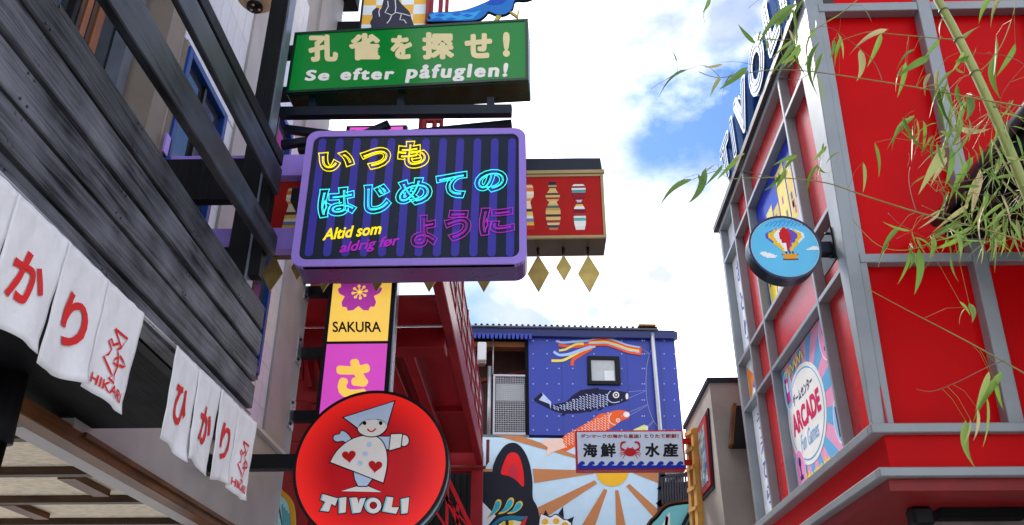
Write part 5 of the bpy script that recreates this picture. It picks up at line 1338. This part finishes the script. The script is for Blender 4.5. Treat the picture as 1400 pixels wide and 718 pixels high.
def leaf(p0, p1, wscale=1., kind=None):
    d = p1 - p0; Ln = d.length
    if Ln < 1e-4: return
    PET.append((p0.copy(), d.normalized()))
    d.normalize(); r = Vector((rl.uniform(-1.3, 1.3), -1, rl.uniform(-1.0, 1.3)))
    y = r.cross(d).normalized(); z = d.cross(y)
    o = bpy.data.objects.new('leaf', LM[rl.randrange(4) if kind is None else kind]); COL.objects.link(o); o.parent = BA
    m = Matrix((d, y, z)).transposed().to_4x4()
    o.rotation_euler = m.to_euler(); o.location = p0 - wloc(BA); o.scale = (Ln, Ln * wscale, Ln)
PET = []
hand = [  # base -> tip in the photograph
    (1213, 40, 1176, 68), (1176, 68, 1168, 116), (1205, 46, 1188, 86), (1140, 54, 1132, 82), (1145, 45, 1158, 78), (1150, 50, 1152, 85), (1104, 52, 1128, 22), (1178, 8, 1196, 28),
    (1296, 18, 1280, 40), (1312, 58, 1342, 41), (1306, 84, 1350, 57), (1318, 70, 1304, 96), (1362, 48, 1347, 105), (1360, 78, 1365, 122), (1388, 60, 1381, 104), (1354, -5, 1346, 25), (1372, -8, 1366, 20),
    (1270, 78, 1240, 108), (1250, 68, 1236, 82), (1284, 55, 1276, 78), (1240, 86, 1222, 110), (1238, 85, 1230, 130), (1272, 100, 1266, 122), (1282, 95, 1284, 130), (1284, 118, 1296, 168), (1296, 112, 1290, 165), (1290, 120, 1302, 150),
    (1308, 116, 1326, 150), (1324, 132, 1318, 172), (1318, 100, 1306, 90), (1350, 140, 1354, 165), (1348, 170, 1346, 185),
    (1246, 160, 1226, 196), (1250, 158, 1232, 190), (1262, 165, 1280, 200), (1258, 180, 1240, 200), (1285, 180, 1310, 176), (1310, 176, 1360, 175),
    (1196, 195, 1194, 244), (1180, 222, 1184, 262), (1290, 200, 1282, 262), (1300, 200, 1300, 250), (1294, 215, 1286, 250), (1318, 240, 1302, 275), (1330, 215, 1310, 270), (1340, 232, 1346, 290), (1356, 190, 1382, 260), (1368, 195, 1390, 240), (1360, 245, 1400, 228), (1400, 275, 1386, 296),
    (1350, 260, 1355, 310), (1338, 285, 1322, 300), (1360, 290, 1375, 330), (1380, 300, 1392, 340), (1320, 320, 1282, 342), (1296, 318, 1282, 345), (1330, 330, 1312, 344),
    (1230, 310, 1208, 345), (1245, 336, 1236, 388), (1242, 338, 1250, 372), (1256, 340, 1258, 398), (1276, 322, 1266, 358), (1296, 330, 1297, 356), (1215, 335, 1200, 358), (1250, 345, 1242, 370),
    (1320, 575, 1343, 640), (1336, 558, 1338, 602), (1348, 540, 1356, 612), (1326, 572, 1330, 610), (1352, 508, 1350, 560), (1370, 508, 1356, 572), (1360, 520, 1378, 560), (1312, 412, 1325, 432), (1322, 420, 1305, 440), (1325, 415, 1328, 445),
    (1060, 38, 1090, 5), (1090, 5, 1040, 48), (1088, 42, 1096, 60), (1078, 40, 1094, 62), (1095, 62, 1060, 85), (1096, 65, 1072, 92), (1040, 55, 1075, 52), (1048, 55, 1044, 72), (1120, 58, 1108, 104), (1125, 72, 1106, 108), (1115, 102, 1132, 142), (1100, 92, 1118, 68), (1088, 20, 1094, -8),
    (1033, 60, 1008, 32), (1040, 42, 1033, 60), (1022, 92, 985, 118), (1005, 100, 982, 125), (985, 105, 978, 130), (988, 88, 960, 92), (940, 95, 905, 118), (925, 85, 915, 60), (968, 8, 958, 22), (970, -4, 964, 14),
    (1018, 210, 1000, 225), (1010, 215, 990, 248), (988, 225, 976, 255), (978, 225, 945, 250), (965, 230, 935, 278), (955, 238, 960, 262), (945, 245, 905, 272), (1090, 213, 1066, 228), (1088, 215, 1072, 240), (1080, 225, 1048, 262), (1075, 232, 1060, 258), (1068, 238, 1040, 260), (1118, 225, 1104, 265), (1116, 226, 1140, 240), (1126, 195, 1116, 218), (1130, 200, 1120, 222), (1148, 208, 1128, 220),
]
for x0, y0, x1, y1 in hand:
    d0 = rl.uniform(-.05, .25) * (1 if x0 < 1250 else .5); leaf(B3(x0, y0, d0), B3(x1, y1, d0 + rl.uniform(-.04, .04)), rl.uniform(.85, 1.5))
clusters = [(1300, 190, 30, 30, 14), (1335, 225, 35, 35, 18), (1375, 290, 30, 30, 26), (1330, 300, 40, 25, 20), (1260, 325, 35, 20, 8), (1345, 160, 40, 40, 8), (1385, 190, 20, 50, 9), (1280, 250, 30, 25, 6), (1365, 320, 35, 20, 14), (1085, 42, 38, 26, 8), (1300, 125, 14, 40, 8), (1250, 180, 25, 20, 6)]
for cx_, cy_, sx, sy, n_ in clusters:
    for k in range(n_):
        x, y = cx_ + rl.gauss(0, sx * .6), cy_ + rl.gauss(0, sy * .6); a = rl.gauss(1.6, .75); L_ = rl.uniform(20, 48); d0 = rl.uniform(-.15, .15)
        leaf(B3(x, y, d0), B3(x + L_ * math.cos(a), y + L_ * math.sin(a), d0 + rl.uniform(-.05, .05)), rl.uniform(.35, .95))
for k in range(46):
    cx_, cy_, sx, sy, n_ = rl.choice(clusters)
    x, y = cx_ + rl.gauss(0, sx), cy_ + rl.gauss(0, sy); a = rl.uniform(0, 6.28); L_ = rl.uniform(18, 55); d0 = rl.uniform(-.1, .15)
    pts = [(x, y, d0), (x + L_ * .5 * math.cos(a), y + L_ * .5 * math.sin(a) - 4, d0), (x + L_ * math.cos(a + .3), y + L_ * math.sin(a + .3), d0 + .03)]
    tube('twig', [B3(*q) for q in smoothline(pts, 3)], .0011, rl.choice([twig_mat, dry_mat]), BA, 5, .0006)
samples = [q for p3 in br3 for q in p3] + cl3[:9]
pv, pf_ = [], []
for p0, d in PET:
    q = min(samples, key=lambda v: (v - p0).length)
    if .004 < (q - p0).length < .30:
        mid = (q + p0) / 2 - d * .01 + Vector((0, 0, .012)); chain = [q, mid, p0]
        for i in range(2):
            a, b_ = chain[i], chain[i + 1]; dd = (b_ - a).normalized(); u_ = dd.cross(Vector((.3, .2, 1))).normalized(); w_ = dd.cross(u_); r0 = .0011 if i == 0 else .0008; k0 = len(pv)
            for p in (a, b_):
                pv += [p + u_ * r0, p - u_ * r0 * .5 + w_ * r0 * .87, p - u_ * r0 * .5 - w_ * r0 * .87]
            pf_ += [(k0, k0 + 1, k0 + 4, k0 + 3), (k0 + 1, k0 + 2, k0 + 5, k0 + 4), (k0 + 2, k0, k0 + 3, k0 + 5)]
stuff(mk('leaf_stalks', pv, pf_, twig_mat, BA))
